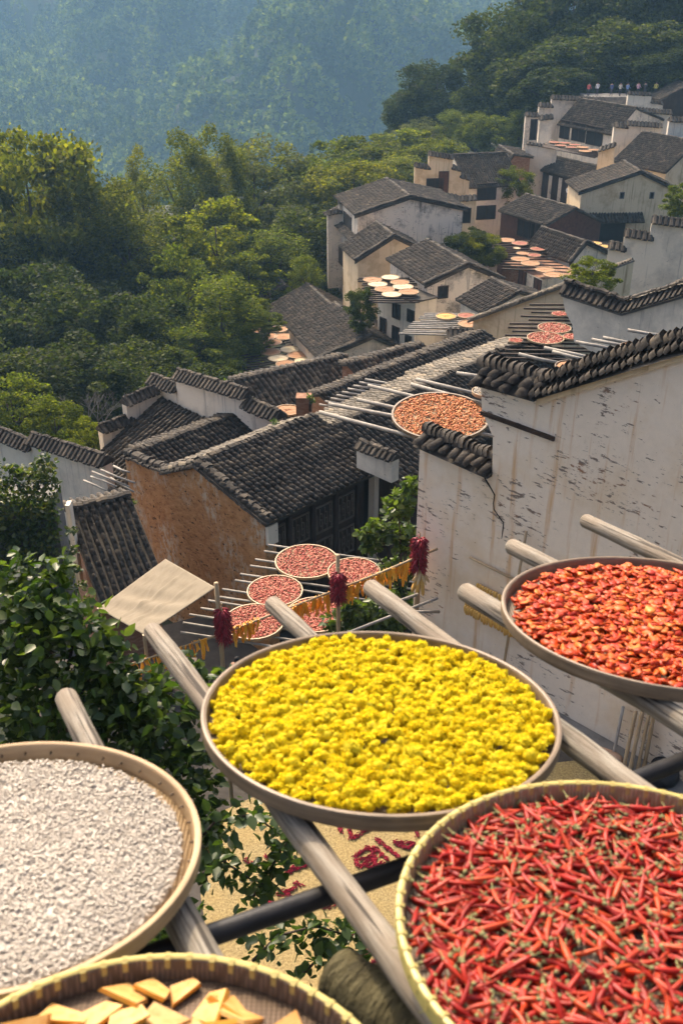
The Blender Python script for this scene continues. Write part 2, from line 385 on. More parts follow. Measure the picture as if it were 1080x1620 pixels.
# ================================================================ terrain
CPTS = np.array([(0, 5, -13.5), (-6, 8, -13.5), (-9, 20, -20), (0, 22, -20), (-15, 30, -21), (-4, 34, -22), (6, 34, -19), (-3, 68, -31), (9, 72, -27), (5, 90, -28),
                 (28, 100, -31), (34, 125, -30), (45, 150, -19), (24, 112, -31), (75, 165, 6), (110, 180, 20), (-25, 60, -36), (-30, 95, -41), (-60, 120, -48), (0, 140, -42), (-80, 300, -88), (60, 300, -72),
                 (14, 20, -13), (16, 35, -15), (28, 60, -19), (20, 5, -12), (-20, 5, -17), (-40, 20, -26), (0, -20, -10), (40, 20, -8), (20, 160, -30), (150, 300, -20), (-200, 200, -70), (45, 90, -20), (0, 440, -135), (-160, 440, -135), (160, 440, -120), (0, 620, -165), (-220, 620, -165), (220, 620, -160), (0, 230, -66), (-90, 230, -70), (90, 240, -45)], float)
def hill(x, y):
    x, y = x / 1.5, y / 1.5
    w = 42 * np.sin(x * .023 + 1.3 + .004 * y) + 26 * np.sin(x * .051 + y * .012) + 15 * np.sin(x * .12 + y * .03) + 6 * np.sin(x * .23 - y * .04)
    main = -112 + .72 * (y - 590 + w) + 7 * np.sin(x * .06) * np.sin(y * .05)
    main = np.where(main > 90, 90 + (main - 90) * .3, main)
    dx = np.sqrt((x + 4 - (y - 520) * .25) ** 2 + 60) - 7
    spur = -16 - np.where(x > -4, .60, .75) * dx - .72 * np.maximum(0, 520 - y) + 4.5 * np.sin(x * .17 + y * .05) + 3.5 * np.sin(y * .21 + x * .1)
    return 1.5 * np.maximum(main, spur)
def ground_z(x, y):
    x = np.asarray(x, float); y = np.asarray(y, float)
    d = np.sqrt((x[..., None] - CPTS[:, 0]) ** 2 + (y[..., None] - CPTS[:, 1]) ** 2) + .5
    w = d ** -3.0
    z = (w * CPTS[:, 2]).sum(-1) / w.sum(-1)
    return np.maximum(z, hill(x, y))
def grid_mesh(name, xs, ys, mat):
    X, Yg = np.meshgrid(xs, ys); Z = ground_z(X, Yg)
    V = np.stack([X, Yg, Z], -1).reshape(-1, 3); nx = len(xs)
    i = np.arange(len(ys) - 1)[:, None] * nx + np.arange(nx - 1)[None]
    Fq = np.stack([i, i + 1, i + nx + 1, i + nx], -1).reshape(-1, 4)
    return idxmesh(name, V, Fq, mat, True)
gx = np.sinh(np.linspace(-3.6, 3.6, 150)) * 27; gy = -60 + np.linspace(0, 1, 190) ** 1.7 * 1360
tag(link('ground', grid_mesh('ground', gx, gy, MT['earth'])), kind='structure')

# ================================================================ foliage
def crown_arrays(rs, nblob, nleaf, size, shape='round'):
    """leaf quads filling a crown of radius 1 and height 2 (z 0..2)"""
    C = []
    k = 0
    while len(C) < nblob and k < 5000:
        k += 1
        p = rs.uniform(-1, 1, 3)
        if shape == 'round':
            if np.linalg.norm(p) > 1: continue
            if np.linalg.norm(p) < .45 and rs.random() < .75: continue
        elif shape == 'tall':
            t = (p[2] + 1) / 2; rr = .95 * math.sin(math.pi * min(1, t * .85 + .18)) ** .8
            if np.hypot(p[0], p[1]) > rr: continue
        elif shape == 'cone':
            t = (p[2] + 1) / 2
            if np.hypot(p[0], p[1]) > 1.02 - t: continue
        C.append(p)
    C = np.array(C); C[:, 2] += 1
    out = []
    for c in C:
        r = rs.uniform(.12, .27) * (1.15 if shape != 'cone' else .7)
        n = int(nleaf * rs.uniform(.6, 1.4))
        d = rs.normal(size=(n, 3)); d /= np.linalg.norm(d, axis=1)[:, None]
        d[:, 2] = np.abs(d[:, 2]) * rs.choice([1, 1, 1, -.6], n)
        p = c + d * r * (rs.random((n, 1)) ** .35) * A3(1, 1, .75)
        out.append(p)
    Pp = np.concatenate(out); n = len(Pp)
    Rm = rand_rots(n, rs); s = size * rs.uniform(.6, 1.4, (n, 1, 1))
    q = np.array([(-.5, -.35, 0), (.5, -.35, 0.12), (.5, .35, 0), (-.5, .35, .12)])[None] * s
    V = np.einsum('nij,nkj->nki', Rm, q) * (A3(1, 1, .48) if shape == 'tall' else A3(1, 1, .9)) + Pp[:, None]
    return V
def trunk_mesh(rs, name, mat, limbs=6):
    b = MB(); H = 1.15
    pts = [A3(0, 0, -.6), A3(.02, .01, 0), A3(-.02, .03, .5), A3(.03, 0, 1.0), A3(.0, .02, 1.55)]
    b.tube(pts, [.075, .06, .045, .03, .008], 8)
    for i in range(limbs):
        a = rs.uniform(0, 6.28); z = rs.uniform(.1, 1.0); l = rs.uniform(.45, .85)
        d = A3(math.cos(a), math.sin(a), 0)
        b.tube([A3(0, 0, z), d * l * .5 + A3(0, 0, z + .18), d * l + A3(0, 0, z + .5)], [.03, .02, .005], 6)
    return b.mesh(name, mat, True)
PROTO = {}
def proto(key, leaf, nblob, nleaf, size, shape, seed):
    rs = np.random.default_rng(seed)
    PROTO[key] = (npmesh('crown_' + key, crown_arrays(rs, nblob, nleaf, size, shape), 4, leaf), trunk_mesh(rs, 'trunk_' + key, BARK))
proto('broad', LEAF, 110, 190, .042, 'round', 1)
proto('broad2', LEAF, 95, 190, .042, 'tall', 2)
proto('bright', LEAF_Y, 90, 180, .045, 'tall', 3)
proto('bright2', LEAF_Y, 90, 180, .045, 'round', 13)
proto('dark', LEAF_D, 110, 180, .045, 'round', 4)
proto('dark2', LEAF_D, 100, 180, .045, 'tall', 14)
proto('olive', LEAF_G, 100, 190, .035, 'round', 5)
def tree(kind, px, top, base, Y, wpx, label, group=None, cat='tree', name='broadleaf_tree', crownfrac=.86):
    """a tree whose foot and top are read off the photograph at distance Y"""
    c = P(px, (top + base) / 2, Y); T = P(px, top, Y)[2]; B = P(px, base, Y)[2]
    H = T - B; rad = wpx / FPX * Y / _cp * .5 * .95
    o = empty(name, (c[0], Y, B), label, cat, group)
    cm, tm = PROTO[kind]
    ch = H * crownfrac
    rz = random.uniform(0, 6.28)
    for nm, me in (('crown', cm), ('trunk', tm)):
        k = link(nm, me, o); k.scale = (rad, rad, ch / 2) if nm == 'crown' else (rad * .8, rad * .8, ch / 2); k.location = (0, 0, H - ch); k.rotation_euler = (0, 0, rz)
        if nm == 'crown': k['kind'] = 'stuff'
    return o

# far wooded mountain: one mass
def forest(name, npts, xr, yr, rs, rad, nq, qs, label, conif=.35):
    xs = rs.uniform(*xr, npts); ys = rs.uniform(*yr, npts)
    zs = ground_z(xs, ys); out = []
    keep = (np.abs(xs + .05 * ys) < ys * .42 + 20)
    xs, ys, zs = xs[keep], ys[keep], zs[keep]
    for x, y, z in zip(xs, ys, zs):
        r = rad * rs.uniform(.6, 1.35); con = rs.random() < conif
        h = r * (2.6 if con else 1.5)
        t = rs.random(nq) ** .8
        prof = (1 - t) * .75 if con else np.sqrt(np.maximum(0, 1 - (t * 1.1 - .15) ** 2))
        a = rs.uniform(0, 6.283, nq); rr = r * prof * rs.uniform(.75, 1.05, nq)
        p = np.stack([x + rr * np.cos(a), y + rr * np.sin(a), z + 1 + h * t], -1)
        Rm = rand_rots(nq, rs); s = qs * min(1., y / 620) * rs.uniform(.6, 1.4, (nq, 1, 1))
        q = np.array([(-.5, -.4, 0), (.5, -.4, .15), (.5, .4, 0), (-.5, .4, .15)])[None] * s
        out.append(np.einsum('nij,nkj->nki', Rm, q) + p[:, None])
    V = np.concatenate(out)
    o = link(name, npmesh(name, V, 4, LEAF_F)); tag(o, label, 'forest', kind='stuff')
    return len(V)
rs = np.random.default_rng(21)
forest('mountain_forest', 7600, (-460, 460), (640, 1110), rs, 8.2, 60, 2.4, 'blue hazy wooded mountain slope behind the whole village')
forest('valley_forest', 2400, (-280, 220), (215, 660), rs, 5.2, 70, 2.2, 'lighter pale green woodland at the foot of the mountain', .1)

G1 = 'trees of the wood beside the village'
T1 = 'big broadleaf tree with yellow-green rim light in the wood beside the village'
for a in [('broad', 60, 190, 600, 98, 250), ('broad2', 150, 200, 590, 101, 150), ('broad', -10, 205, 570, 104, 170), ('broad2', 205, 265, 560, 96, 150)]:
    tree(*a, T1, G1)
T2 = 'tall twin-topped dark green tree rising above the middle of the wood'
tree('broad2', 292, 178, 500, 118, 130, T2, 'tall trees in the middle of the wood'); tree('broad2', 350, 172, 500, 120, 110, T2, 'tall trees in the middle of the wood')
tree('broad2', 228, 212, 480, 122, 70, 'slender dark tree between the rim-lit trees and the twin-topped tree')
tree('olive', 405, 222, 450, 128, 190, 'wide grey-olive tree with fine leaves behind the bright trees')
T3 = 'green broadleaf tree on the far side of the wood near the roofs'
for a in [('broad', 470, 245, 420, 132, 150), ('bright2', 530, 225, 400, 136, 150), ('broad', 590, 212, 360, 140, 150), ('bright2', 640, 205, 330, 146, 130), ('broad', 560, 250, 400, 122, 140), ('bright', 625, 235, 350, 128, 110), ('broad', 690, 215, 330, 136, 100)]:
    tree(*a, T3, 'trees on the far side of the wood')
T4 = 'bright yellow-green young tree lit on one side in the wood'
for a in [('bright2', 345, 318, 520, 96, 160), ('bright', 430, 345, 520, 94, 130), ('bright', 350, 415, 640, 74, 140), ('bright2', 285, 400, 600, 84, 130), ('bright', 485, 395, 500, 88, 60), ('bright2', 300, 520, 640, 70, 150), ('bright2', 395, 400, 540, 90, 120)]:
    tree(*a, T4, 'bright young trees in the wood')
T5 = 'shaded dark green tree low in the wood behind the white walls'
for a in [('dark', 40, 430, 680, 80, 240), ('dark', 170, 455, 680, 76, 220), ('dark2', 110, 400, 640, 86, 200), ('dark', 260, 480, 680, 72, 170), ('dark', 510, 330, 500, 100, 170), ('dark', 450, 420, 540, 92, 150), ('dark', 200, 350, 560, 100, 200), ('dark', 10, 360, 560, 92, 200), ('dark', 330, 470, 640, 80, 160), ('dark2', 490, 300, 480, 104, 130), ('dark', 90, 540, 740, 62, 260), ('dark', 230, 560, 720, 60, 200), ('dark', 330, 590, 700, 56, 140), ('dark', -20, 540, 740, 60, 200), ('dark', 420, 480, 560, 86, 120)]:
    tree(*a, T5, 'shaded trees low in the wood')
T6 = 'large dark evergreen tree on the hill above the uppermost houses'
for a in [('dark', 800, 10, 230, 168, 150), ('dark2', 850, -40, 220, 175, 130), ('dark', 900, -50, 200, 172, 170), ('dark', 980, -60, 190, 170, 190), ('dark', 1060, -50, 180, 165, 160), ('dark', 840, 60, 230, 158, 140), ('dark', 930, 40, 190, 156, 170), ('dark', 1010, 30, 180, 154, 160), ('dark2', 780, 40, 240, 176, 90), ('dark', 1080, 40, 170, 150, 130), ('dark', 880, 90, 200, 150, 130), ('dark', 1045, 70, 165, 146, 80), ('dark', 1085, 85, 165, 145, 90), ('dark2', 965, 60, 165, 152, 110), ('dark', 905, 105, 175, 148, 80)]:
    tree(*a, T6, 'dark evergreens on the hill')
T7 = 'dark rounded evergreen on the slope left of the hilltop wood'
for a in [('dark', 690, 95, 240, 178, 110), ('dark', 655, 130, 250, 180, 90), ('dark2', 735, 110, 260, 172, 90), ('dark', 760, 130, 260, 164, 90)]:
    tree(*a, T7, 'evergreens on the slope')
T8 = 'light yellow-green bamboo clump below the hilltop evergreens'
for a in [('bright', 712, 165, 260, 156, 50), ('bright', 752, 170, 262, 152, 60), ('bright2', 790, 185, 262, 150, 70), ('bright', 820, 165, 250, 148, 50), ('olive', 670, 190, 260, 158, 80)]:
    tree(*a, T8, 'bamboo clumps below the evergreens')
T9 = 'sunlit green bush behind the long white wall beside the wood'
for a in [('bright2', 25, 600, 740, 47, 170), ('bright2', 90, 635, 740, 45, 110), ('bright2', 140, 665, 740, 43, 70)]:
    tree(*a, T9, 'bushes behind the long white wall', cat='bush', name='leafy_bush', crownfrac=.95)
T10 = 'rounded green bush between the far white houses'
for a in [('dark', 740, 362, 425, 84, 70), ('broad', 765, 368, 430, 83, 60), ('broad', 812, 262, 330, 108, 55), ('bright2', 725, 372, 420, 86, 40)]:
    tree(*a, T10, 'bushes between the far houses', cat='bush', name='leafy_bush', crownfrac=.95)
tree('dark', 570, 455, 530, 70, 50, 'dark bush between two white houses in the middle of the village', cat='bush', name='leafy_bush', crownfrac=.95)
tree('bright2', 935, 410, 470, 44, 80, 'bright sprouting bush behind the dark-capped parapet of white wall', cat='bush', name='leafy_bush', crownfrac=.95)
tree('bright2', 1075, 290, 350, 78, 50, 'green bush at the right shoulder of the cream gable', cat='bush', name='leafy_bush', crownfrac=.95)
for a in [('bright2', 425, 495, 525, 74, 50), ('bright2', 400, 515, 560, 73, 60), ('broad', 395, 470, 520, 76, 60)]:
    tree(*a, 'low green bush beside the far rack of round trays', 'bushes beside the far rack', cat='bush', name='leafy_bush', crownfrac=.95)

# bare tree
def bare_tree():
    b = MB(); rs = random.Random(5)
    base = P(158, 690, 47)
    def br(p, d, l, r, k):
        q = p + d * l; b.tube([p, (p + q) / 2 + A3(rs.uniform(-.05, .05), 0, rs.uniform(-.05, .05)) * l, q], [r, r * .85, r * .6], 5)
        if k == 0: return
        for _ in range(3 if k > 1 else 4):
            nd = unit(d + A3(rs.uniform(-.75, .75), rs.uniform(-.75, .75), rs.uniform(-.25, .5)))
            br(p + d * l * rs.uniform(.6, 1), nd, l * rs.uniform(.55, .85), r * .55, k - 1)
    for a in (-.5, 0., .45): br(base, unit(A3(a, .1, 1)), 1.1, .05, 4)
    o = empty('bare_tree', base, 'leafless grey twiggy tree in front of the dark wood', 'tree')
    b.build('trunk', BARK_G, o)
bare_tree()

# ================================================================ building helpers
def slope_arrays(O, X, S, W, L, sp=.22, tl=.3, seed=0, hgt=.5):
    """rows of overlapping cover tiles; every tile is a separate island"""
    r = np.random.default_rng(seed)
    Nn = np.cross(X, S)
    if Nn[2] < 0: Nn = -Nn
    nr = max(2, int(round(W / sp))); nt_ = max(2, int(round(L / tl))); sp = W / nr; tl = L / nt_
    i, j = np.meshgrid(np.arange(nr), np.arange(nt_), indexing='ij'); i = i.ravel(); j = j.ravel(); n = len(i)
    x = (i + .5) * sp + r.normal(0, sp * .035, n) + .05 * sp * np.sin(j * .6 + i)
    s0 = j * tl + r.normal(0, tl * .05, n); s1 = s0 + tl * 1.1
    wd = sp * .33 * r.uniform(.92, 1.1, n); h = sp * hgt * r.uniform(.85, 1.2, n)
    sag = -.05 * np.sin(np.pi * i / max(1, nr - 1)) * L * .15
    l0 = sag + r.normal(0, .008, n); l1 = l0 + sp * .16
    prof = [(-1, 0), (-.55, .85), (.55, .85), (1, 0)]
    V = np.zeros((n, 8, 3))
    for k, (a, b) in enumerate(prof):
        for q, (ss, ll) in enumerate(((s0, l0), (s1, l1))):
            V[:, q * 4 + k] = O + X * (x + a * wd)[:, None] + S * ss[:, None] + Nn * (ll + b * h + .02)[:, None]
    base = (np.arange(n) * 8)[:, None]
    Fq = np.concatenate([base + np.array(f) for f in ((0, 1, 5, 4), (1, 2, 6, 5), (2, 3, 7, 6), (4, 5, 6, 7))])
    return V.reshape(-1, 3), Fq, Nn
def tile_slope(parent, O, X, S, W, L, mat, sp=.22, tl=.3, seed=0, rows=False):
    org = worg(parent)
    V, Fq, Nn = slope_arrays(O, X, S, W, L, sp, tl, seed)
    b = MB(); b.box(O - Nn * .10, X * W, S * L, Nn * .10); slab = b.build('roof', mat, parent)
    if not rows:
        o = link('tile_courses', idxmesh('tile_courses', V - org, Fq, mat), slab); o['kind'] = 'stuff'
    else:                                  # each row of tiles a part of its own
        nr = max(2, int(round(W / sp))); nt_ = max(2, int(round(L / tl)))
        Vr = V.reshape(nr, nt_, 8, 3)
        f0 = np.concatenate([(np.arange(nt_) * 8)[:, None] + np.array(f) for f in ((0, 1, 5, 4), (1, 2, 6, 5), (2, 3, 7, 6), (4, 5, 6, 7))])
        for k in range(nr):
            link('tile_row', idxmesh('tile_row', Vr[k].reshape(-1, 3) - org, f0, mat), slab)
    return slab
def roll(b, p0, p1, r=.11, step=.13, seed=1, mi=0, flat=.8):
    """ridge of small upright tiles: lumpy roll"""
    rs = random.Random(seed); L = np.linalg.norm(p1 - p0); n = max(3, int(L / step)); d = unit(p1 - p0)
    a = unit(np.cross(d, ZU)); 
    u = np.cross(a, d)
    for i in range(n):
        c = p0 + d * (L * (i + .5) / n) + u * rs.uniform(-.02, .03); w = L / n * .58
        rr = r * rs.uniform(.85, 1.2); t = d * w + u * rs.uniform(-.02, .02)
        vs = []
        for s in (-1, 1):
            for an in (0, 40, 90, 140, 180):
                vs.append(c + t * s + a * math.cos(R(an)) * rr + u * math.sin(R(an)) * rr * flat * (1.0 if s < 0 else .86))
        f = [(k, k + 1, k + 6, k + 5) for k in range(4)] + [(0, 1, 2, 3, 4), (9, 8, 7, 6, 5)]
        b.add(vs, f, mi)
def cap(b, p0, p1, side, w=.55, h=.24, sp=.2, seed=1, r=.085):
    """tiled coping: two little slopes of tiles and a ridge roll on a wall top"""
    rs = random.Random(seed); L = np.linalg.norm(p1 - p0); d = unit(p1 - p0); side = unit(side)
    q0, q1 = p0 - d * .05, p1 + d * .05
    b.add([q0 - side * w / 2, q0 + side * w / 2, q0 + ZU * h, q1 - side * w / 2, q1 + side * w / 2, q1 + ZU * h], [(0, 2, 1), (3, 4, 5), (0, 3, 5, 2), (1, 2, 5, 4), (0, 1, 4, 3)])
    n = max(2, int(L / sp)); s = L / n
    for i in range(n):
        c = p0 + d * (i + .5) * s
        for sg in (-1, 1):
            e = c + side * sg * (w / 2 + .05 + rs.uniform(-.02, .03)) + ZU * (-.03 + rs.uniform(-.02, .02)); t = c + ZU * (h + .01)
            ww = d * s * .42; up = ZU * s * .32
            b.add([t - ww, t - ww * .5 + up, t + ww * .5 + up, t + ww, e - ww, e - ww * .5 + up, e + ww * .5 + up, e + ww], [(0, 1, 5, 4), (1, 2, 6, 5), (2, 3, 7, 6), (4, 5, 6, 7)])
    roll(b, p0 + ZU * h, p1 + ZU * h, r, .14, seed)
def window(parent, o, X, nrm, w, h, bars=2, mat='dark', frame='wood'):
    b = MB(); b.box(o + nrm * .01, X * w, nrm * .03, ZU * h); k = b.build('window', MT[mat], parent)
    f = MB(); t = .07
    f.box(o - X * t - ZU * t, X * (w + 2 * t), nrm * .09, ZU * t); f.box(o - X * t + ZU * h, X * (w + 2 * t), nrm * .09, ZU * t)
    f.box(o - X * t, X * t, nrm * .09, ZU * h); f.box(o + X * w, X * t, nrm * .09, ZU * h)
    for i in range(1, bars): f.box(o + X * (w * i / bars - .02), X * .04, nrm * .07, ZU * h)
    f.build('frame', MT[frame], k)
    return k
def winpx(parent, C, n, X, px, py, w, h, **k):
    """window centred on a photograph point lying on the wall plane through C"""
    c = onpl(px, py, C, n); window(parent, c - X * w / 2 - ZU * h / 2, X, n, w, h, **k)

def gable_house(name, label, corner, Y, th, ridge, apex, back, end, h=5, wall='whitef', tile='tile_far', sp=.25, tl=.3, oh=.35, group=None, verge=True, cat='house', backz=None):
    h = h + 3.5; U, V = UV(th); C = P(*corner, Y)
    n = U if ridge == 'U' else V; D = U if ridge == 'U' else -V
    A = onpl(*apex, C, n); E = onpl(*back, C, n)
    L = ext(A, D, end) if end < 2000 else end - 2000
    root = empty(name, (C[0], C[1], C[2] - h), label, cat, group)
    b = MB(); zb = C[2] - h
    Cb, Eb = A3(C[0], C[1], zb), A3(E[0], E[1], zb)
    b.poly([C, A - ZU * .06, E, Eb, Cb], D * L); b.build('wall', MT[wall], root)
    ov = .2
    for q, e in enumerate((C, E)):
        S = unit(e - A); Ls = np.linalg.norm(e - A) + oh
        tile_slope(root, A - D * ov + ZU * .10, D, S, L + 2 * ov, Ls, MT[tile], sp, tl, seed=int(corner[0]) + q)
    b = MB(); roll(b, A - D * ov + ZU * .16, A + D * (L + ov) + ZU * .16, .15, .3, 3); b.build('ridge', MT['ridge'], root)
    if verge:
        b = MB()
        for e in (C, E):
            S = unit(e - A); p0 = A - D * (ov - .1) + ZU * .17; p1 = p0 + S * (np.linalg.norm(e - A) + oh)
            roll(b, p0, p1, .17, .26, 5)
            b.box(p0 - ZU * .32 - D * .14, p1 - p0, D * .10, ZU * .26)
        b.build('verge', MT['ridge'], root)
    return dict(root=root, C=C, A=A, E=E, U=U, V=V, D=D, L=L, zb=zb)
def parapet(parent, P0, n, segs, zb, mat='whitef', th=.3, capw=.6, caph=.26, sp=.24, name='parapet'):
    """stepped wall: each step is the photographed top line (a..b) on the plane through P0"""
    n = unit(n); zb = zb - (3 if P0[1] > 50 else 0)
    for i, (xa, ya, xb, yb) in enumerate(segs):
        a, c = onpl(xa, ya, P0, n), onpl(xb, yb, P0, n)
        a = a + n * .004 * i; c = c + n * .004 * i
        b = MB(); b.poly([a, c, A3(c[0], c[1], zb), A3(a[0], a[1], zb)], -n * th * (1 if n[1] < 0 else -1)); o = b.build(name, MT[mat], parent)
        b = MB(); m = -n * th / 2 * (1 if n[1] < 0 else -1)
        cap(b, a + m, c + m, n, capw, caph, sp, seed=i + int(xa)); b.build('coping', MT['ridge'], o)
def slope_house(name, label, start, Y, th, axis, end, L, pitch, h=4, wall='wood', tile='tile', sp=.22, tl=.26, sign=1, Lback=0., pback=18, backtile=None, rows=False, group=None, inset=.45, cat='house'):
    """house read from its ridge: ridge from a photographed point along U or V, slope falling towards sign * the other axis"""
    U, V = UV(th); A = P(*start, Y); X = U if axis == 'U' else V
    Wd = ext(A, X, end) if end < 2000 else end - 2000
    F = (V if axis == 'U' else -U) * sign
    S = unit(F * math.cos(R(pitch)) - ZU * math.sin(R(pitch)))
    E = A + S * L
    root = empty(name, (E[0], E[1], E[2] - h), label, cat, group)
    slab = tile_slope(root, A, X, S, Wd, L, MT[tile], sp, tl, int(start[0]), rows)
    zb = E[2] - h
    Sb = unit(-F * math.cos(R(pback)) - ZU * math.sin(R(pback)))
    Lb = Lback if Lback else .8
    tile_slope(root, A, X, Sb, Wd, Lb, MT[backtile or tile], sp, tl, int(start[0]) + 3)
    f = E - S * inset / math.cos(R(pitch)) * 1.0; bk = A + Sb * (Lb - .2)
    b = MB(); pts = [f - ZU * .14, A - ZU * .14, bk - ZU * .14, A3(bk[0], bk[1], zb), A3(f[0], f[1], zb)]
    b.poly([p + X * .12 for p in pts], X * (Wd - .24)); b.build('wall', MT[wall], root)
    b = MB(); roll(b, A + ZU * .03, A + X * Wd + ZU * .03, .13, .16, 3); b.build('ridge', MT['ridge'], root)
    return dict(root=root, A=A, E=E, X=X, F=F, S=S, W=Wd, U=U, V=V, zb=zb, front=f)

# ---------------------------------------------------------------- trays and racks
def circle_pts(c, a, b, r, n, dz=0, nn=ZU): return [c + (a * math.cos(2 * math.pi * k / n) + b * math.sin(2 * math.pi * k / n)) * r + nn * dz for k in range(n)]
def lathe(b, a, bb, nn, c, prof, n=64, mi=0, closed=False):
    vs = []
    for r, z in prof: vs += circle_pts(c, a, bb, r, n, z, nn)
    m = len(prof); fs = []
    for i in range(m if closed else m - 1):
        i2 = (i + 1) % m
        for k in range(n): fs.append((i * n + k, i * n + (k + 1) % n, i2 * n + (k + 1) % n, i2 * n + k))
    b.add(vs, fs, mi)
def far_tray(c, rad, food, label, group, nn=ZU, rim='rim_tan', seed=0):
    """round woven tray with a heap of drying food, for trays a few dozen pixels wide"""
    nn = unit(nn); a, bb, nn = basis(nn)
    o = empty('bamboo_tray', c, label, 'tray', group)
    b = MB(); lathe(b, a, bb, nn, c, [(0.001, 0.0), (rad * .95, 0), (rad * .95, .012), (.001, .012)], 28); b.build('base', MT['weave_tan'], o)
    b = MB(); lathe(b, a, bb, nn, c, [(rad * .94, -.01), (rad, -.01), (rad, .055), (rad * .95, .055)], 28, closed=True); b.build('rim', MT[rim], o)
    b = MB(); rs = random.Random(seed); prof = [(rad * .93, .015), (rad * .8, .035), (rad * .5, .042), (rad * .2, .04), (.002, .04)]
    lathe(b, a, bb, nn, c, prof, 28)
    v = np.concatenate(b.v); v += nn * np.array([rs.uniform(-.012, .012) for _ in v])[:, None]; b.v = [v]
    f = b.build_at('drying_food', MT[food], c)
    names = {'cream_food': 'pale cream', 'orange_food': 'orange', 'gold_food': 'golden', 'red_food': 'red'}
    tag(f, names[food] + ' food drying in the ' + label.replace(' round', ''), 'dried food', ('food in ' + group) if group else None)
    return o
def rack(name, label, pts, rad, mat='pole_grey', group=None):
    """drying rack: each pole a part"""
    o = empty(name, pts[0][0], label, 'rack', group)
    for a, c in pts:
        b = MB(); a = np.asarray(a); c = np.asarray(c); m = (a + c) / 2 + ZU * random.uniform(-.03, .03)
        b.tube([a, m, c], [rad, rad * .95, rad * .85], 7); b.build('pole', MT[mat], o, True)
    return o
def zrack(name, label, corners_px, z, n, rad, mat='pole_grey', extend=.4):
    """poles between two photographed edges at one height: corners are left-near, left-far, right-near, right-far"""
    a0, a1, b0, b1 = (onz(x, y, z) for x, y in corners_px)
    pts = []
    for i in range(n):
        t = (i + random.uniform(-.15, .15)) / max(1, n - 1); p = a0 + (a1 - a0) * t; q = b0 + (b1 - b0) * t
        d = unit(q - p); pts.append((p - d * random.uniform(0, extend), q + d * random.uniform(0, extend)))
    return rack(name, label, pts, rad, mat)

# ================================================================ the village
# --- earth-walled house with the long tiled roof
U45, V45 = UV(45)
C1 = P(422, 828, 24.0); A1 = onpl(310, 737, C1, U45); E1 = onpl(198, 722, C1, U45); zb1 = C1[2] - 6
L1 = ext(C1, U45, 607)
root = empty('earth_walled_house', (C1[0], C1[1], zb1), 'orange-brown earth-walled house with a long dark tiled roof beside the canvas awning', 'house')
b = MB(); dn = lambda p, z=zb1: A3(p[0], p[1], z)
G1p = C1 - V45 * .1
m1 = onpl(262, 748, C1, U45)
b.poly([G1p - ZU * .02, A1 - ZU * .08, m1 - ZU * .05, E1 - ZU * .05, dn(E1), dn(G1p)], U45 * .4); gw = b.build('gable_wall', MT['earthwall'], root)
b = MB(); q0 = onpl(168, 783, C1, U45); q1 = onpl(206, 800, C1, U45); q1 = E1 + (q1 - q0) * 0 - ZU * (E1[2] - q0[2]) ; q0 = A3(q0[0], q0[1], q1[2])
b.poly([q0, q1 - V45 * .002, dn(q1), dn(q0)], U45 * .38); lw = b.build('low_wall', MT['earthwall'], root)
b = MB(); cap(b, q0 + U45 * .19, q1 + U45 * .19, U45, .55, .2, .2); b.build('coping', MT['ridge'], lw)
b = MB(); b.box(C1 - V45 * .12 + U45 * .02 - ZU * .75, V45 * .12 + V45 * .03, U45 * .36, ZU * .62); b.build('white_pier', MT['white'], root)
b = MB(); F1 = C1 - V45 * .75
b.poly([F1 + U45 * .41 - ZU * .0, A1 + U45 * .41 - ZU * .12, m1 + V45 * .1 + U45 * .41 - ZU * .2, dn(m1 + V45 * .1 + U45 * .41), dn(F1 + U45 * .41)], U45 * (L1 - .5)); b.build('timber_body', MT['wood'], root)
S1 = unit(C1 - A1)
tile_slope(root, A1 - U45 * .12 + ZU * .08, U45, S1, L1 + .2, np.linalg.norm(C1 - A1) + .12, MT['tile'], .205, .2, 5, rows=True)
S1b = unit(m1 - A1)
tile_slope(root, A1 - U45 * .1 + ZU * .08, U45, S1b, L1 + .1, np.linalg.norm(m1 - A1) + .25, MT['tile_lit'], .2, .2, 6)
b = MB(); roll(b, A1 - U45 * .1 + ZU * .12, A1 + U45 * (L1 + .1) + ZU * .12, .13, .12, 4); b.build('ridge', MT['ridge'], root)
b = MB()
for p, q in ((G1p, A1), (A1, m1), (m1, E1)): roll(b, p + U45 * .12 + ZU * .10, q + U45 * .12 + ZU * .10, .17, .15, 8); roll(b, p - U45 * .03 + ZU * .0, q - U45 * .03 + ZU * .0, .11, .12, 9)
b.build('verge', MT['ridge'], root)
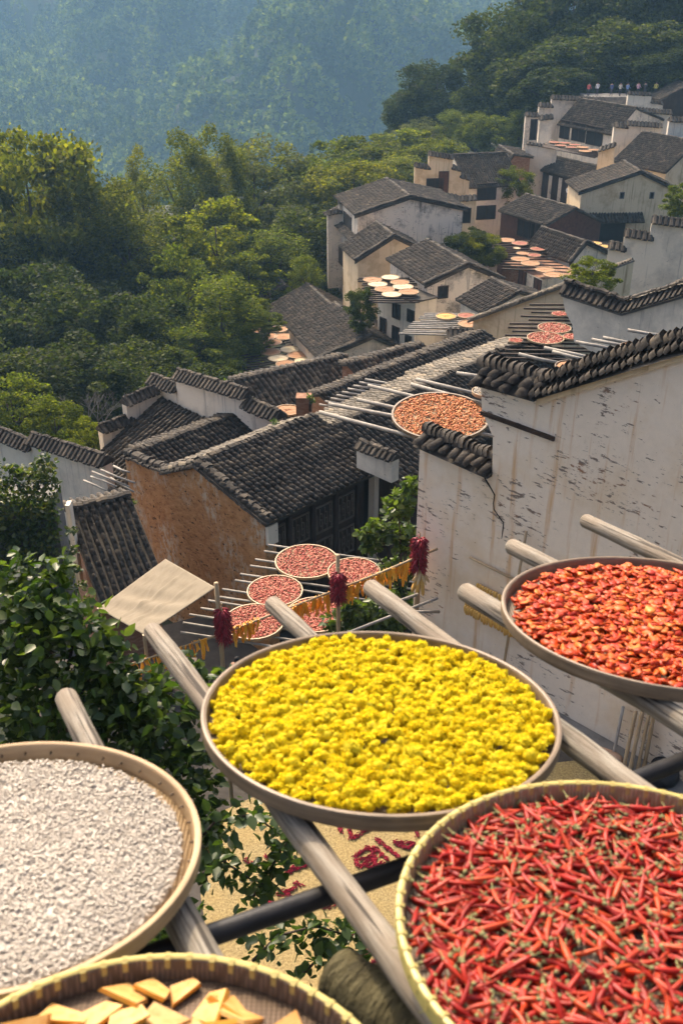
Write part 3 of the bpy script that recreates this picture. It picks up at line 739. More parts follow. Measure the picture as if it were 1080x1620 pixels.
# timber front: posts, sill and lattice panels
fo = F1 + U45 * .45
nb = 4; bw = (L1 - .9) / nb
for i in range(nb + 1):
    b = MB(); b.tube([fo + U45 * bw * i + V45 * .08 - ZU * .05, dn(fo + U45 * bw * i + V45 * .08)], .09, 8); b.build('post', MT['wood'], root, True)
for i in range(nb):
    p = fo + U45 * (bw * i + .12) + V45 * .01; w = bw - .24
    for z0, hh in ((-1.75, .95), (-3.0, 1.0)):
        b = MB(); o = p + ZU * z0
        b.box(o, U45 * w, V45 * .05, ZU * .05); b.box(o + ZU * (hh - .05), U45 * w, V45 * .05, ZU * .05)
        b.box(o + ZU * .052, U45 * .05, V45 * .05, ZU * (hh - .104)); b.box(o + U45 * (w - .05) + ZU * .052, U45 * .05, V45 * .05, ZU * (hh - .104))
        n = 7
        for k in range(1, n):                    # fretwork: broken verticals and short crossbars
            x = w * k / n
            b.box(o + U45 * (x - .015) + ZU * (.056 if k % 2 else .25), U45 * .03, V45 * .035, ZU * (hh - .36))
        for k in range(n):
            for zz in (.2, .42, .64):
                if (k + int(zz * 10)) % 2 == 0: b.box(o + U45 * (w * k / n + .02) + ZU * zz + V45 * .003, U45 * (w / n - .04), V45 * .03, ZU * .03)
        b.build('lattice_panel', MT['lattice'], root)
pl = fo + U45 * ext(fo, U45, 578)
b = MB(); b.box(pl + V45 * .15 - ZU * 4, U45 * .32, V45 * .25, ZU * 3.95); b.build('white_pillar', MT['white'], root)
b = MB(); b.box(pl + U45 * .322 + V45 * .17 - ZU * 4, U45 * .06, V45 * .2, ZU * 3.9); b.build('pillar_board', MT['bamboo'], root)

# --- wing beyond it
h = slope_house('tiled_wing', 'dark tiled roof wing between the earth-walled house and the flaking white wall', (523, 676), 29.0, 47, 'U', 775, 3.1, 21, 4.5, 'wood', 'tile', .21, .22, Lback=1.6, pback=14, backtile='tile_lit')
pp = P(566, 712, 26.6); parapet(h['root'], pp, -U45, [(564, 708, 620, 729)], pp[2] - .6, 'white', .3, .45, .18, .2, 'firewall')
# --- house with stepped white walls
p2 = P(256, 630, 37.0); S2 = unit(-U45 * math.cos(R(24)) - ZU * math.sin(R(24)))
W2 = ext(p2, V45, 430); L2 = 4.4
root = empty('stepped_wall_house', (p2[0], p2[1], p2[2] - 7), 'dark tiled roof enclosed by stepped white parapet walls with tiled copings', 'house')
tile_slope(root, p2, V45, S2, W2, L2, MT['tile'], .22, .24, 31)
e2 = p2 + S2 * L2
b = MB(); b.poly([p2 - ZU * .12, e2 + U45 * .3 - ZU * .02, dn(e2 + U45 * .3, p2[2] - 7), dn(p2, p2[2] - 7)], V45 * W2); b.build('wall', MT['white'], root)
parapet(root, p2 + U45 * .05, -U45, [(237, 604, 279, 620), (278, 597, 388, 630), (386, 642, 438, 664)], p2[2] - 7, 'white', .3, .7, .3, .22)
parapet(root, p2 - V45 * .05, V45, [(200, 641, 250, 620), (162, 684, 212, 666)], p2[2] - 5, 'white', .3, .6, .28, .2)
slope_house('low_valley_roof', 'low tiled roof in the valley between the stepped walls and the earth-walled house', (224, 712), 31.0, 45, 'U', 372, 1.5, 18, 3, 'wood', 'tile', .2, .22, Lback=.9)
# --- long white wall on the left
U58, V58 = UV(58); p3 = P(163, 730, 30.5)
root = empty('garden_wall', (p3[0], p3[1], p3[2] - 4), 'long white garden wall with dark tiled coping beside the wood', 'wall')
parapet(root, p3, -U58, [(47, 699, 166, 736), (-60, 668, 49, 712)], p3[2] - 4, 'white', .35, .75, .3, .2, 'wall_section')
# --- small roof below the earth wall
h4 = slope_house('lean_to', 'small steep tiled lean-to roof at the foot of the earth wall', (104, 806), 24.8, 27, 'U', 206, 3.3, 25, 3.2, 'brick', 'tile', .22, .22)
b = MB(); o = P(103, 800, 23.6); b.box(o - ZU * 2.6, A3(.12, 0, 0), A3(0, .3, 0), ZU * 2.6); tag(b.build_at('wall_post', MT['white'], o - ZU * 2.6), 'narrow whitewashed wall end between the ivy and the lean-to', 'post')
# --- long roofs in the middle
slope_house('long_tiled_house', 'long low house with a broad dark ribbed roof in the middle of the village', (370, 602), 46.0, 32, 'U', 549, 6.0, 22, 4, 'wood', 'tile', .3, .34)
slope_house('side_roofed_house', 'narrow tiled roof stepping down behind the broad ribbed roof', (549, 576), 45.0, 36, 'U', 668, 3.5, 22, 4, 'brick', 'tile', .3, .34)
slope_house('rack_roofed_house', 'tiled roof carrying rows of pale bare drying poles', (505, 624), 38.0, 45, 'U', 765, 2.9, 19, 4, 'brick', 'tile', .24, .26)
slope_house('ridge_house', 'tiled roof with a back slope coloured as sunlit behind the large round tray', (690, 592), 36.0, 42, 'U', 850, 3.2, 20, 4, 'wood', 'tile', .24, .26, Lback=1.8, backtile='tile_lit')
# --- pair of gabled roofs
g6 = gable_house('gabled_house', 'grey tiled gabled house with a low white gable behind the broad ribbed roof', (508, 566), 68, 20, 'V', (588, 532), (648, 557), 531, 3.5)
gable_house('gabled_house', 'grey tiled house adjoining behind the low white gable, next to the far rack', (467, 526), 78, 20, 'V', (530, 490), (590, 520), 487, 3.5, verge=False)
gable_house('gabled_house', 'small low tiled house at the edge of the wood', (412, 478), 88, 15, 'V', (452, 456), (484, 474), 432, 3, wall='stone', verge=False)
# --- white house with windows under a rack of trays
Cw = P(657, 478, 69); U35, V35 = UV(35); Lw = ext(Cw, -V35, 598); Lr = ext(Cw, U35, 690)
root = empty('white_house', (Cw[0], Cw[1], Cw[2] - 4), 'two-storey white house with small dark windows under a rack of round trays', 'house')
b = MB(); b.box(Cw - V35 * Lw - ZU * 4.2, V35 * Lw, U35 * Lr, ZU * 4.2); b.build('wall', MT['white'], root)
for px, py, w, hh in ((627, 492, .75, 1.0), (650, 500, .7, .8), (606, 514, .6, 1.0), (626, 528, .7, 1.0), (646, 540, .6, .8)):
    winpx(root, Cw, -U35, V35, px, py, w, hh)
b = MB(); b.box(Cw - V35 * (Lw + .3) - U35 * .3 + ZU * .01, V35 * (Lw + .5), U35 * (Lr + .3), ZU * .1); b.build('roof', MT['ridge'], root)
g9 = gable_house('gabled_house', 'house with a moss-edged grey roof and a blotched stained gable', (676, 449), 71, 20, 'V', (739, 419), (790, 441), 676, 5, 'grey')
winpx(g9['root'], g9['C'], g9['V'], g9['U'], 700, 462, .7, .8)
gable_house('gabled_house', 'small grey pyramidal-looking roof beside the stained gable', (767, 494), 63, 25, 'V', (819, 464), (880, 480), 779, 3, verge=False)
# --- cream gable and pillar
C16 = P(748, 508, 52); A16 = onpl(900, 452, C16, U45)
root = empty('cream_house', (C16[0], C16[1], C16[2] - 4), 'cream plastered house with a sloping roof coloured as sunlit beside the red trays', 'house')
b = MB(); b.poly([C16, A16, dn(A16, C16[2] - 4), dn(C16, C16[2] - 4)], U45 * 6); b.build('wall', MT['cream'], root)
tile_slope(root, A16 - U45 * .2 + ZU * .12, U45, unit(C16 - A16), 6.2, np.linalg.norm(C16 - A16) + .3, MT['tile_lit'], .26, .3, 77)
b = MB(); roll(b, C16 - U45 * .1 + ZU * .12, A16 - U45 * .1 + ZU * .12, .14, .2, 8); b.build('verge', MT['ridge'], root)
pz = P(712, 536, 47)
root = empty('gate_pillar', (pz[0], pz[1], pz[2] - 3), 'square cream pillar with a dark tiled cap in front of the cream house', 'pillar')
b = MB(); wp = ext(pz, A3(1, 0, 0), 745); b.box(pz - ZU * 3, A3(wp, 0, 0), A3(0, .8, 0), ZU * 3); b.build('shaft', MT['cream'], root)
b = MB(); cap(b, pz + A3(-.1, .4, 0), pz + A3(wp + .1, .4, 0), A3(0, 1, 0), 1.1, .35, .22); b.build('coping', MT['ridge'], root)
# --- white wall with the swept parapet
C15 = P(890, 462, 33.5); K = lambda x, y: onpl(x, y, C15, U45)
root = empty('swept_gable_house', (C15[0], C15[1], C15[2] - 5), 'bluish white house wall with a thick dark swept parapet and a roof coloured pale as sunlit', 'house')
top = [K(888, 462), K(984, 493), K(1090, 462), K(1230, 418)]; z15 = C15[2] - 3.2
b = MB(); b.poly(top + [dn(top[-1], z15), K(907, 540), K(905, 515), K(893, 492)], U45 * .35); b.build('wall', MT['white'], root)
b = MB()
for i in range(3):
    cap(b, top[i] + U45 * .17, top[i + 1] + U45 * .17, U45, .62, .26, .2, i); roll(b, top[i] + U45 * .17 + ZU * .36, top[i + 1] + U45 * .17 + ZU * .36, .12, .14, i + 5)
b.build('coping', MT['ridge'], root)
b = MB()
for i in range(3): b.box(top[i] - U45 * .05 - ZU * .14, top[i + 1] - top[i], U45 * .05, ZU * .07)
b.build('cornice', MT['stone'], root)
ap = top[3] + ZU * .15
tile_slope(root, ap + U45 * .5, U45, unit(top[1] - top[3]), 6.5, np.linalg.norm(top[1] - top[3]) + .2, MT['tile_lit'], .24, .26, 91)
# --- white stepped walls behind it
p5 = P(1000, 380, 62)
root = empty('stepped_wall', (p5[0], p5[1], p5[2] - 5), 'stepped white wall with dark copings in front of the cream gable', 'wall')
parapet(root, p5, -unit(A3(.25, .97, 0)), [(962, 392, 989, 397), (987, 373, 1032, 380), (1030, 352, 1110, 362)], p5[2] - 4, 'white', .4, .9, .35, .3, 'wall_section')

# --- large white house with the stained gable
g10 = gable_house('gabled_house', 'large white house with a dark grey roof and a streaked stained gable', (566, 340), 86, 13, 'V', (648, 312), (732, 330), 612, 7, 'grey')
Cl = g10['C'] - ZU * 2.2; Ll = ext(Cl, -g10['V'], 522)
b = MB(); b.box(Cl - g10['V'] * Ll - g10['U'] * .02 - ZU * 6, g10['V'] * (Ll - .3), g10['U'] * 2.2, ZU * 6); b.build('side_wing', MT['whitef'], g10['root'])
b = MB(); b.box(Cl - g10['V'] * (Ll - .2) - g10['U'] * .35 - ZU * 3.4, g10['V'] * (Ll - .8), g10['U'] * .32, ZU * 1.5); k = b.build('balcony', MT['wood'], g10['root'])
tile_slope(g10['root'], Cl - g10['V'] * Ll + g10['U'] * 1.6 + ZU * .8, g10['V'], unit(-g10['U'] - ZU * .4), Ll, 2.4, MT['tile_far'], .3, .5, 9)
winpx(g10['root'], Cl, -g10['U'], g10['V'], 545, 440, .7, 1.4); winpx(g10['root'], Cl, -g10['U'], g10['V'], 534, 430, .6, 1.2)
parapet(g10['root'], g10['C'] - g10['V'] * (g10['L'] * .8), g10['V'], [(536, 322, 572, 318), (518, 340, 545, 336)], g10['C'][2] - 5, 'whitef', .3, .7, .3, .3)
gable_house('gabled_house', 'low cream-walled house with a small grey roof below the streaked gable', (566, 410), 79, 16, 'V', (622, 374), (672, 398), 596, 4, 'cream')
# --- house with the broad dark roof and stepped cream walls
g11 = gable_house('stepped_wall_house', 'white house with a broad plain dark roof and stepped cream walls', (741, 296), 106, 14, 'U', (719, 247), (700, 262), 797, 6, 'white', verge=False)
winpx(g11['root'], g11['C'], g11['V'], g11['U'], 769, 303, 2.0, 1.6); winpx(g11['root'], g11['C'], g11['V'], g11['U'], 768, 336, 2.0, 1.3)
pw = P(700, 280, 103)
parapet(g11['root'], pw, A3(.1, -.99, 0), [(656, 264, 680, 268), (678, 246, 716, 252), (714, 268, 729, 271), (727, 281, 742, 285)], pw[2] - 4, 'cream', .4, .9, .35, .35)
winpx(g11['root'], pw, A3(.1, -.99, 0), A3(.99, .1, 0), 687, 293, 1.6, 1.2); winpx(g11['root'], pw, A3(.1, -.99, 0), A3(.99, .1, 0), 701, 290, .9, 2.2, mat='wood_red')
pa = P(735, 318, 98); parapet(g11['root'], pa, A3(.1, -.99, 0), [(658, 306, 724, 316), (722, 318, 753, 316)], pa[2] - 4, 'cream', .6, 1.1, .35, .35)
winpx(g11['root'], pa, A3(.1, -.99, 0), A3(.99, .1, 0), 731, 341, 1.5, 1.3)
# --- small houses right of it
gable_house('gabled_house', 'small house half hidden behind the bush under the top white houses', (800, 262), 118, 8, 'V', (812, 246), (838, 250), 790, 4, 'brick', verge=False)
g14 = gable_house('gabled_house', 'open-fronted house with a lichen-grey roof above the terrace of trays', (866, 356), 94, 31, 'V', (908, 331), (950, 352), 833, 5, 'wood_red', verge=False)
for x, y, w in ((832, 363, 2.4), (851, 368, 2.0)): winpx(g14['root'], g14['C'], -g14['U'], g14['V'], x, y, w, 1.5, bars=3)
winpx(g10['root'], g10['C'], -g10['U'], g10['V'], 550, 350, 2.6, 1.1, bars=1)
gable_house('gabled_house', 'grey roof with upturned white corner tiles beside the terrace of trays', (902, 412), 82, 30, 'V', (925, 384), (960, 400), 858, 3, 'whitef')
Cb = P(858, 442, 78); Ub, Vb = UV(25)
root = empty('brick_house', (Cb[0], Cb[1], Cb[2] - 3), 'brick and plaster house with red windows under the terrace of trays', 'house')
b = MB(); b.box(Cb - Vb * ext(Cb, -Vb, 795) - ZU * 3, Vb * ext(Cb, -Vb, 795), Ub * 4, ZU * 3); b.build('wall', MT['brick'], root)
b = MB(); b.box(Cb - Vb * 2.4 - Ub * .03 - ZU * 3, Vb * 2.43, Ub * 4.1, ZU * 2.98); b.build('plaster_wall', MT['whitef'], root)
winpx(root, Cb - Ub * .04, -Ub, Vb, 826, 442, .9, 1.3, mat='wood_red'); winpx(root, Cb, -Ub, Vb, 850, 455, .9, 1.3, mat='wood_red')
# --- cream gable house
g13 = gable_house('gabled_house', 'tall cream house with two tiny vents high in its gable', (919, 304), 100, 3, 'V', (1012, 273), (1075, 304), 2005, 7.5, 'cream')
for x in (983, 1030): winpx(g13['root'], g13['C'], g13['V'], g13['U'], x, 309, .3, .5, bars=1, frame='stone')
cc = onpl(962, 366, g13['C'], g13['V']); b = MB(); b.box(cc - g13['U'] * 1.8 - ZU * 1.1 + g13['V'] * .01, g13['U'] * 3.4, g13['V'] * .04, ZU * 2.2); b.build('doorway', MT['dark'], g13['root'])
cc = onpl(930, 338, g13['C'], g13['V']); tile_slope(g13['root'], cc + g13['V'] * .02, g13['U'], unit(g13['V'] * .8 - ZU * .55), ext(cc, g13['U'], 1016), 1.2, MT['tile'], .3, .4, 3)
# --- uppermost houses
g12 = gable_house('hilltop_house', 'uppermost house with a lichen-speckled roof, dark front and red trays on its rack', (970, 212), 122, 31, 'V', (1004, 172), (1045, 190), 917, 5, 'whitef', verge=False)
for x, y, w in ((893, 205, 1.6), (915, 209, 2.2), (940, 215, 2.6)): winpx(g12['root'], g12['C'], -g12['U'], g12['V'], x, y, w, 2.0)
pt = P(870, 190, 132)
parapet(g12['root'], pt, A3(.05, -1, 0), [(831, 184, 852, 185), (852, 169, 874, 170), (872, 157, 956, 161)], pt[2] - 5, 'whitef', .5, 1.1, .4, .4)
pt = P(850, 210, 124); parapet(g12['root'], pt, A3(.05, -1, 0), [(853, 190, 874, 188)], pt[2] - 4, 'white', .5, 1.0, .4, .4)
pt = P(850, 235, 120); parapet(g12['root'], pt, A3(-.3, -.95, 0), [(832, 228, 880, 236)], pt[2] - 3, 'white', .5, .7, .2, .4)
winpx(g12['root'], P(850, 210, 124) , A3(.05, -1, 0), A3(1, .05, 0), 843, 205, .7, 2.2)
pt = P(1010, 185, 126)
root = empty('stepped_wall', (pt[0], pt[1], pt[2] - 6), 'stepped white parapet walls between the two uppermost roofs', 'wall')
parapet(root, pt, A3(.05, -1, 0), [(993, 176, 1062, 181)], pt[2] - 5, 'white', .5, 1.1, .4, .4, 'wall_section')
pt = P(1000, 200, 120); parapet(root, pt, A3(.05, -1, 0), [(971, 201, 992, 203), (990, 198, 1046, 202)], pt[2] - 4, 'white', .5, 1.1, .4, .4, 'wall_section')
pt = P(1010, 160, 134); parapet(root, pt, A3(.05, -1, 0), [(993, 150, 1030, 152), (1028, 163, 1048, 166)], pt[2] - 5, 'white', .5, .7, .3, .4, 'wall_section')
pt = P(1070, 200, 117); parapet(root, pt, A3(.05, -1, 0), [(1058, 192, 1100, 194)], pt[2] - 5, 'white', .5, 1.0, .4, .4, 'wall_section')
pt = P(960, 260, 108); parapet(root, pt, A3(-.4, -.9, 0), [(946, 240, 972, 232)], pt[2] - 4, 'cream', .5, 1.0, .35, .35, 'wall_section')
gable_house('hilltop_house', 'big plain lichen-speckled roof behind the cream gable', (1053, 272), 110, 31, 'V', (1100, 226), (1150, 250), 1017, 5, 'cream', verge=False)
gable_house('hilltop_house', 'dark brown house by the wood at the top of the village', (1046, 158), 138, 10, 'V', (1090, 135), (1130, 150), 1070, 5, 'wood', verge=False)
g12c = gable_house('balcony_house', 'house with a railed balcony and white pillars below the uppermost house', (923, 284), 114, 33, 'V', (944, 264), (960, 275), 879, 6, 'wood', verge=False)
for i in range(6):
    b = MB(); o = g12c['C'] - g12c['V'] * (.6 + i * 1.6) - g12c['U'] * .06
    b.box(o - ZU * 3.0, g12c['V'] * .5, g12c['U'] * .04, ZU * 2.6); b.build('white_panel', MT['whitef'], g12c['root'])
for i in range(26):
    b = MB(); o = g12c['C'] - g12c['V'] * (.3 + i * .36) - g12c['U'] * .8; b.box(o - ZU * 4.0, g12c['V'] * .07, g12c['U'] * .07, ZU * .9); b.build('baluster', MT['wood'], g12c['root'])
b = MB(); o = g12c['C'] - g12c['V'] * 9.7 - g12c['U'] * .82; b.box(o - ZU * 3.1, g12c['V'] * 9.6, g12c['U'] * .1, ZU * .1); b.box(o - ZU * 4.15, g12c['V'] * 9.6, g12c['U'] * .8, ZU * .14); b.build('balcony', MT['wood'], g12c['root'])

# ---------------------------------------------------------------- racks of trays in the village
def tray_set(items, z, grp, where, wpx2m=None, tilt=ZU):
    for i, (x, y, w, food) in enumerate(items):
        c = onz(x, y, z); dist = c[1] * _cp - c[2] * _sp; rad = w / 2 / FPX * dist
        lab = {'cream_food': 'cream-filled', 'orange_food': 'orange-filled', 'gold_food': 'golden', 'red_food': 'red'}[food] + ' round tray on ' + where
        far_tray(c + ZU * .05, rad, food, lab, lab.split(' round')[0] + ' trays on ' + where, tilt, seed=i)
z7 = P(430, 560, 72)[2]
zrack('drying_rack', 'far drying rack of dark poles beside the pair of gabled roofs', [(392, 585), (385, 530), (505, 570), (460, 512)], z7 - .08, 16, .06, 'wood')
tray_set([(412, 523, 30, 'orange_food'), (440, 522, 30, 'orange_food'), (424, 533, 30, 'orange_food'), (449, 534, 30, 'orange_food'), (431, 543, 30, 'orange_food'), (428, 558, 32, 'orange_food'), (459, 554, 31, 'cream_food'), (470, 563, 32, 'orange_food'), (440, 568, 32, 'cream_food'), (452, 577, 32, 'orange_food'), (482, 572, 33, 'cream_food')], z7, 'a', 'the far rack beside the gabled roofs')
z9 = Cw[2] + .35
zrack('drying_rack', 'rack of poles on the white house with small dark windows', [(592, 478), (570, 440), (660, 478), (650, 440)], z9 - .08, 14, .06, 'wood')
tray_set([(589, 444, 30, 'orange_food'), (617, 440, 29, 'cream_food'), (597, 451, 31, 'cream_food'), (632, 448, 30, 'orange_food'), (608, 459, 32, 'orange_food'), (637, 455, 33, 'cream_food'), (619, 467, 32, 'cream_food'), (646, 463, 32, 'orange_food')], z9, 'b', 'the windowed white house')
z9b = P(710, 510, 60)[2]
zrack('drying_rack', 'rack of pale poles jutting out below the stained gable', [(640, 528), (680, 496), (760, 532), (770, 496)], z9b - .08, 12, .06)
tray_set([(705, 502, 32, 'gold_food'), (737, 501, 28, 'red_food'), (742, 514, 36, 'orange_food')], z9b, 'c', 'the pale poles below the stained gable')
z14 = P(830, 410, 82)[2]
zrack('drying_rack', 'terrace rack under the lichen-grey roof', [(800, 425), (785, 385), (895, 430), (850, 380)], z14 - .08, 12, .06, 'wood')
tray_set([(800, 381, 27, 'orange_food'), (822, 386, 27, 'red_food'), (817, 394, 12, 'cream_food'), (826, 402, 20, 'orange_food'), (844, 405, 22, 'red_food'), (822, 411, 29, 'orange_food'), (838, 418, 30, 'orange_food'), (861, 428, 30, 'orange_food'), (875, 436, 32, 'orange_food'), (850, 395, 24, 'red_food')], z14, 'd', 'the terrace under the lichen-grey roof')
z12 = P(905, 232, 114)[2]
zrack('drying_rack', 'rack of red trays on the uppermost house', [(858, 232), (872, 222), (940, 250), (944, 240)], z12 - .08, 10, .06, 'wood')
tray_set([(876, 226, 18, 'red_food'), (893, 227, 18, 'red_food'), (909, 230, 18, 'red_food'), (886, 231, 18, 'red_food'), (903, 234, 18, 'red_food'), (921, 234, 19, 'orange_food'), (925, 240, 20, 'orange_food'), (938, 238, 16, 'orange_food')], z12, 'e', 'the rack of the uppermost house')
z13 = P(945, 388, 88)[2]
zrack('drying_rack', 'small rack of golden trays before the cream gable', [(915, 396), (925, 384), (965, 396), (968, 384)], z13 - .08, 5, .06, 'wood')
tray_set([(940, 386, 22, 'gold_food'), (955, 391, 20, 'gold_food'), (930, 391, 20, 'red_food')], z13, 'f', 'the small rack before the cream gable')

# ================================================================ flaking white wall on the right
ZC = -12.0
W0 = onz(662, 1010, ZC); KW = lambda x, y: onpl(x, y, W0, U45)
root = empty('flaking_wall_house', W0, 'tall white gable wall with flaking plaster and a thick dark rope-like coping', 'house')
lowa, lowb = KW(664, 702), KW(778, 752)
t0, t1, t2, t3 = KW(760, 606), KW(852, 630), KW(1090, 556), KW(1290, 492)
n1, n2 = KW(762, 652), KW(779, 690)
dz = lambda p: A3(p[0], p[1], ZC - .5)
b = MB(); b.poly([lowa, lowb - V45 * .0, n2 + A3(0, 0, 0), n1, t0, t1, t2, t3, dz(t3), dz(lowa)], U45 * .45); b.build('wall', MT['bigwall'], root)
e0, e1 = KW(762, 655), KW(877, 697)
b = MB(); b.box(e0 - U45 * .05, e1 - e0, U45 * .045, ZU * .07); b.build('timber_ledge', MT['wood'], root)
b = MB()
for p, q in ((t1, t2), (t2, t3)): b.box(p - U45 * .06 - ZU * .10, q - p, U45 * .055, ZU * .10)
b.build('cornice', MT['cream'], root)
# coping tiles: every tile a part
tb = MB(); ss = []
prof = [(-.5, 0), (-.42, .3), (-.2, .5), (.1, .54), (.36, .38), (.5, 0)]
for s, sc, lift in ((0, .86, 0.), (.55, .95, .01), (1., 1.06, .035)):
    for x, z in prof: ss.append((x * .17 * sc, s * .36, z * .13 * sc + lift - s * .17))
ff = [(r * 6 + k, r * 6 + k + 1, (r + 1) * 6 + k + 1, (r + 1) * 6 + k) for r in range(2) for k in range(5)] + [tuple(range(12, 18))]
tb.add(ss, ff); TILE_ME = tb.mesh('coping_tile', MT['tile_obj'], True)
tb = MB(); ss = []
for sg in (-1, 1):
    for an in range(0, 181, 30): ss.append((sg * .045 + (.02 if an == 90 else 0), math.cos(R(an)) * .145, math.sin(R(an)) * .15))
tb.add(ss, [(k, k + 1, k + 8, k + 7) for k in range(6)] + [tuple(range(7)), tuple(range(13, 6, -1))]); SLICE_ME = tb.mesh('ridge_tile', MT['tile_obj'], True)
def put(me, name, parent, loc, X, Yv, Z, sc=(1, 1, 1)):
    o = link(name, me, parent); m = Matrix(((X[0], Yv[0], Z[0]), (X[1], Yv[1], Z[1]), (X[2], Yv[2], Z[2])))
    o.rotation_mode = 'QUATERNION'; o.rotation_quaternion = m.to_quaternion(); o.location = tuple(np.asarray(loc) - worg(parent)); o.scale = sc
    return o
rj = random.Random(11)
def near_cap(parent, p0, p1, sp=.165, rows=1, big=1.0, rope=False):
    d = unit(p1 - p0); L = np.linalg.norm(p1 - p0); n = int(L / sp); up = unit(np.cross(U45, d)); up = up if up[2] > 0 else -up
    mid = U45 * .22
    b = MB(); q = [p0 + mid - U45 * .36 - up * .02, p0 + mid + U45 * .36 - up * .02, p0 + mid + up * .20 * big]
    b.poly(q, p1 - p0); base = b.build('coping', MT['ridge'], parent)
    if rope:
        for off, lift, lean, st, sc in ((-.27, .05, .35, .12, .66), (-.06, .20, .4, .11, .92), (.2, .1, .35, .14, .7)):
            m = int(L / st)
            for i in range(m):
                a = lean + rj.uniform(-.15, .15); w = .03 * math.sin(i * .21 + off * 9)
                c = p0 + d * (i + .5) * (L / m) + mid + U45 * (off + w) + up * (lift + .6 * w + rj.uniform(-.012, .012))
                Xv = unit(d * math.cos(a) + up * math.sin(a)); Zv = unit(np.cross(Xv, U45)); Zv = Zv if Zv[2] > 0 else -Zv; s = rj.uniform(.9, 1.1) * sc
                put(SLICE_ME, 'ridge_tile', parent, c, Xv, np.cross(Zv, Xv), Zv, (s * 2.1, s, s * .95))
        return
    for i in range(n):
        c = p0 + d * (i + .5) * (L / n) + d * rj.uniform(-.03, .03)
        for sg in (-1, 1):
            tl = rj.uniform(-.2, .2); Yv = unit(U45 * sg + d * tl); Xv = unit(np.cross(Yv, up)); s = rj.uniform(.92, 1.12) * big
            put(TILE_ME, 'coping_tile', parent, c + mid + up * (.20 + rj.uniform(-.03, .03)), Xv, Yv, up, (s, s, s))
        if rows > 1:
            Yv = unit(-U45 + d * rj.uniform(-.1, .1)); Xv = unit(np.cross(Yv, up)); s = rj.uniform(.9, 1.1) * big
            put(TILE_ME, 'coping_tile', parent, c + d * .08 + mid + up * .30, Xv, Yv, up, (s, s * .75, s))
    m = int(L / .105)
    for i in range(m):
        c = p0 + d * (i + .5) * (L / m) + mid + up * (.21 * big + rj.uniform(-.02, .02)); a = rj.uniform(.25, .55)
        Xv = unit(d * math.cos(a) + up * math.sin(a)); Zv = unit(np.cross(Xv, U45)); Zv = Zv if Zv[2] > 0 else -Zv
        s = rj.uniform(.9, 1.15) * big
        put(SLICE_ME, 'ridge_tile', parent, c, Xv, np.cross(Zv, Xv), Zv, (s * 1.4, s, s))
near_cap(root, lowa - V45 * .05, lowb, .17, 1, 1.0)
near_cap(root, t0 - V45 * .1, t1, .18, 2, 1.12)
near_cap(root, t1 - V45 * .05, t3, rope=True)
ap = t3
tile_slope(root, ap + U45 * .5 - ZU * .25, U45, unit(t1 - t3), 4.5, np.linalg.norm(t1 - t3) - .3, MT['tile'], .22, .24, 92)
b = MB(); ck = [KW(x, y) - U45 * .002 for x, y in ((764, 746), (767, 757), (771, 764), (776, 772), (782, 783), (780, 796), (781, 806), (788, 816), (796, 827), (795, 838), (793, 852))]
b.tube(ck, [.022, .016, .02, .014, .012, .01, .012, .01, .012, .012, .004], 5); b.build('crack', MT['dark'], root)
b = MB(); f0 = KW(742, 880)
b.tube([KW(745, 880) - U45 * .05, KW(822, 918) - U45 * .05], .022, 6)
tag(b.build_at('bamboo_rail', MT['bamboo'], f0, True), 'thin bamboo rail fixed along the flaking white wall', 'rail')
b = MB(); b.tube([KW(837, 838) - U45 * .09, KW(822, 930) - U45 * .12, KW(806, 1050) - U45 * .2, KW(798, 1100) - U45 * .25], .026, 7)
tag(b.build_at('bamboo_cane', MT['bamboo'], KW(806, 1050), True), 'upright bamboo cane against the flaking wall beside the corn string', 'cane')

# ================================================================ courtyard
ct = [(-3.6, 4.2), (10, 4.2), (10, 14), tuple(W0[:2] + V45[:2] * -.3 + U45[:2] * .5), (-.6, 11.6), (-3.6, 10.2)]
b = MB(); b.poly([A3(x, y, ZC) for x, y in ct], A3(0, 0, -5)); tag(b.build('courtyard', MT['paving']), kind='structure')
b = MB(); k0, k1 = KW(668, 1017), KW(1200, 1365)
b.box(A3(k0[0], k0[1], ZC + .004) - U45 * .35, A3(*(k1 - k0)[:2], 0), U45 * .34, ZU * .12); tag(b.build('kerb', MT['stone']), kind='structure')
# terrace under the camera that carries the rack
b = MB(); b.box(A3(-6, -5, -13), A3(12, 0, 0), A3(0, 5.25, 0), ZU * 11.0); tag(b.build('terrace', MT['stone']), kind='structure')
# drying mat of yellow grain
def grain():
    m, nt, bs = newmat('yellow_grain'); bs.inputs['Roughness'].default_value = .8
    f = noise(nt, coords(nt, 'pos'), 26, 4, .85); g = noise(nt, coords(nt, 'pos'), 2.2, 4)
    col = ramp(nt, f, [(.30, (.085, .058, .018)), (.48, (.235, .17, .06)), (.68, (.38, .295, .13))])
    col = mix(nt, ramp(nt, g, [(.4, 0.), (.7, .35)]), col, (.33, .22, .06))
    nt.links.new(col, bs.inputs['Base Color']); bump(nt, bs, f, .9, .02); return m
m0 = [onz(352, 1286, ZC), onz(420, 1255, ZC), onz(920, 1205, ZC), onz(1000, 1300, ZC), onz(760, 1750, ZC), onz(360, 1700, ZC), onz(318, 1420, ZC)]
b = MB(); b.poly([A3(p[0], p[1], ZC + .012) for p in m0], A3(0, 0, .03)); gm = b.build_at('grain_mat', grain(), tuple(m0[0])); tag(gm, 'yellow grain spread in a sheet over the courtyard under the racks', 'grain', kind='stuff')
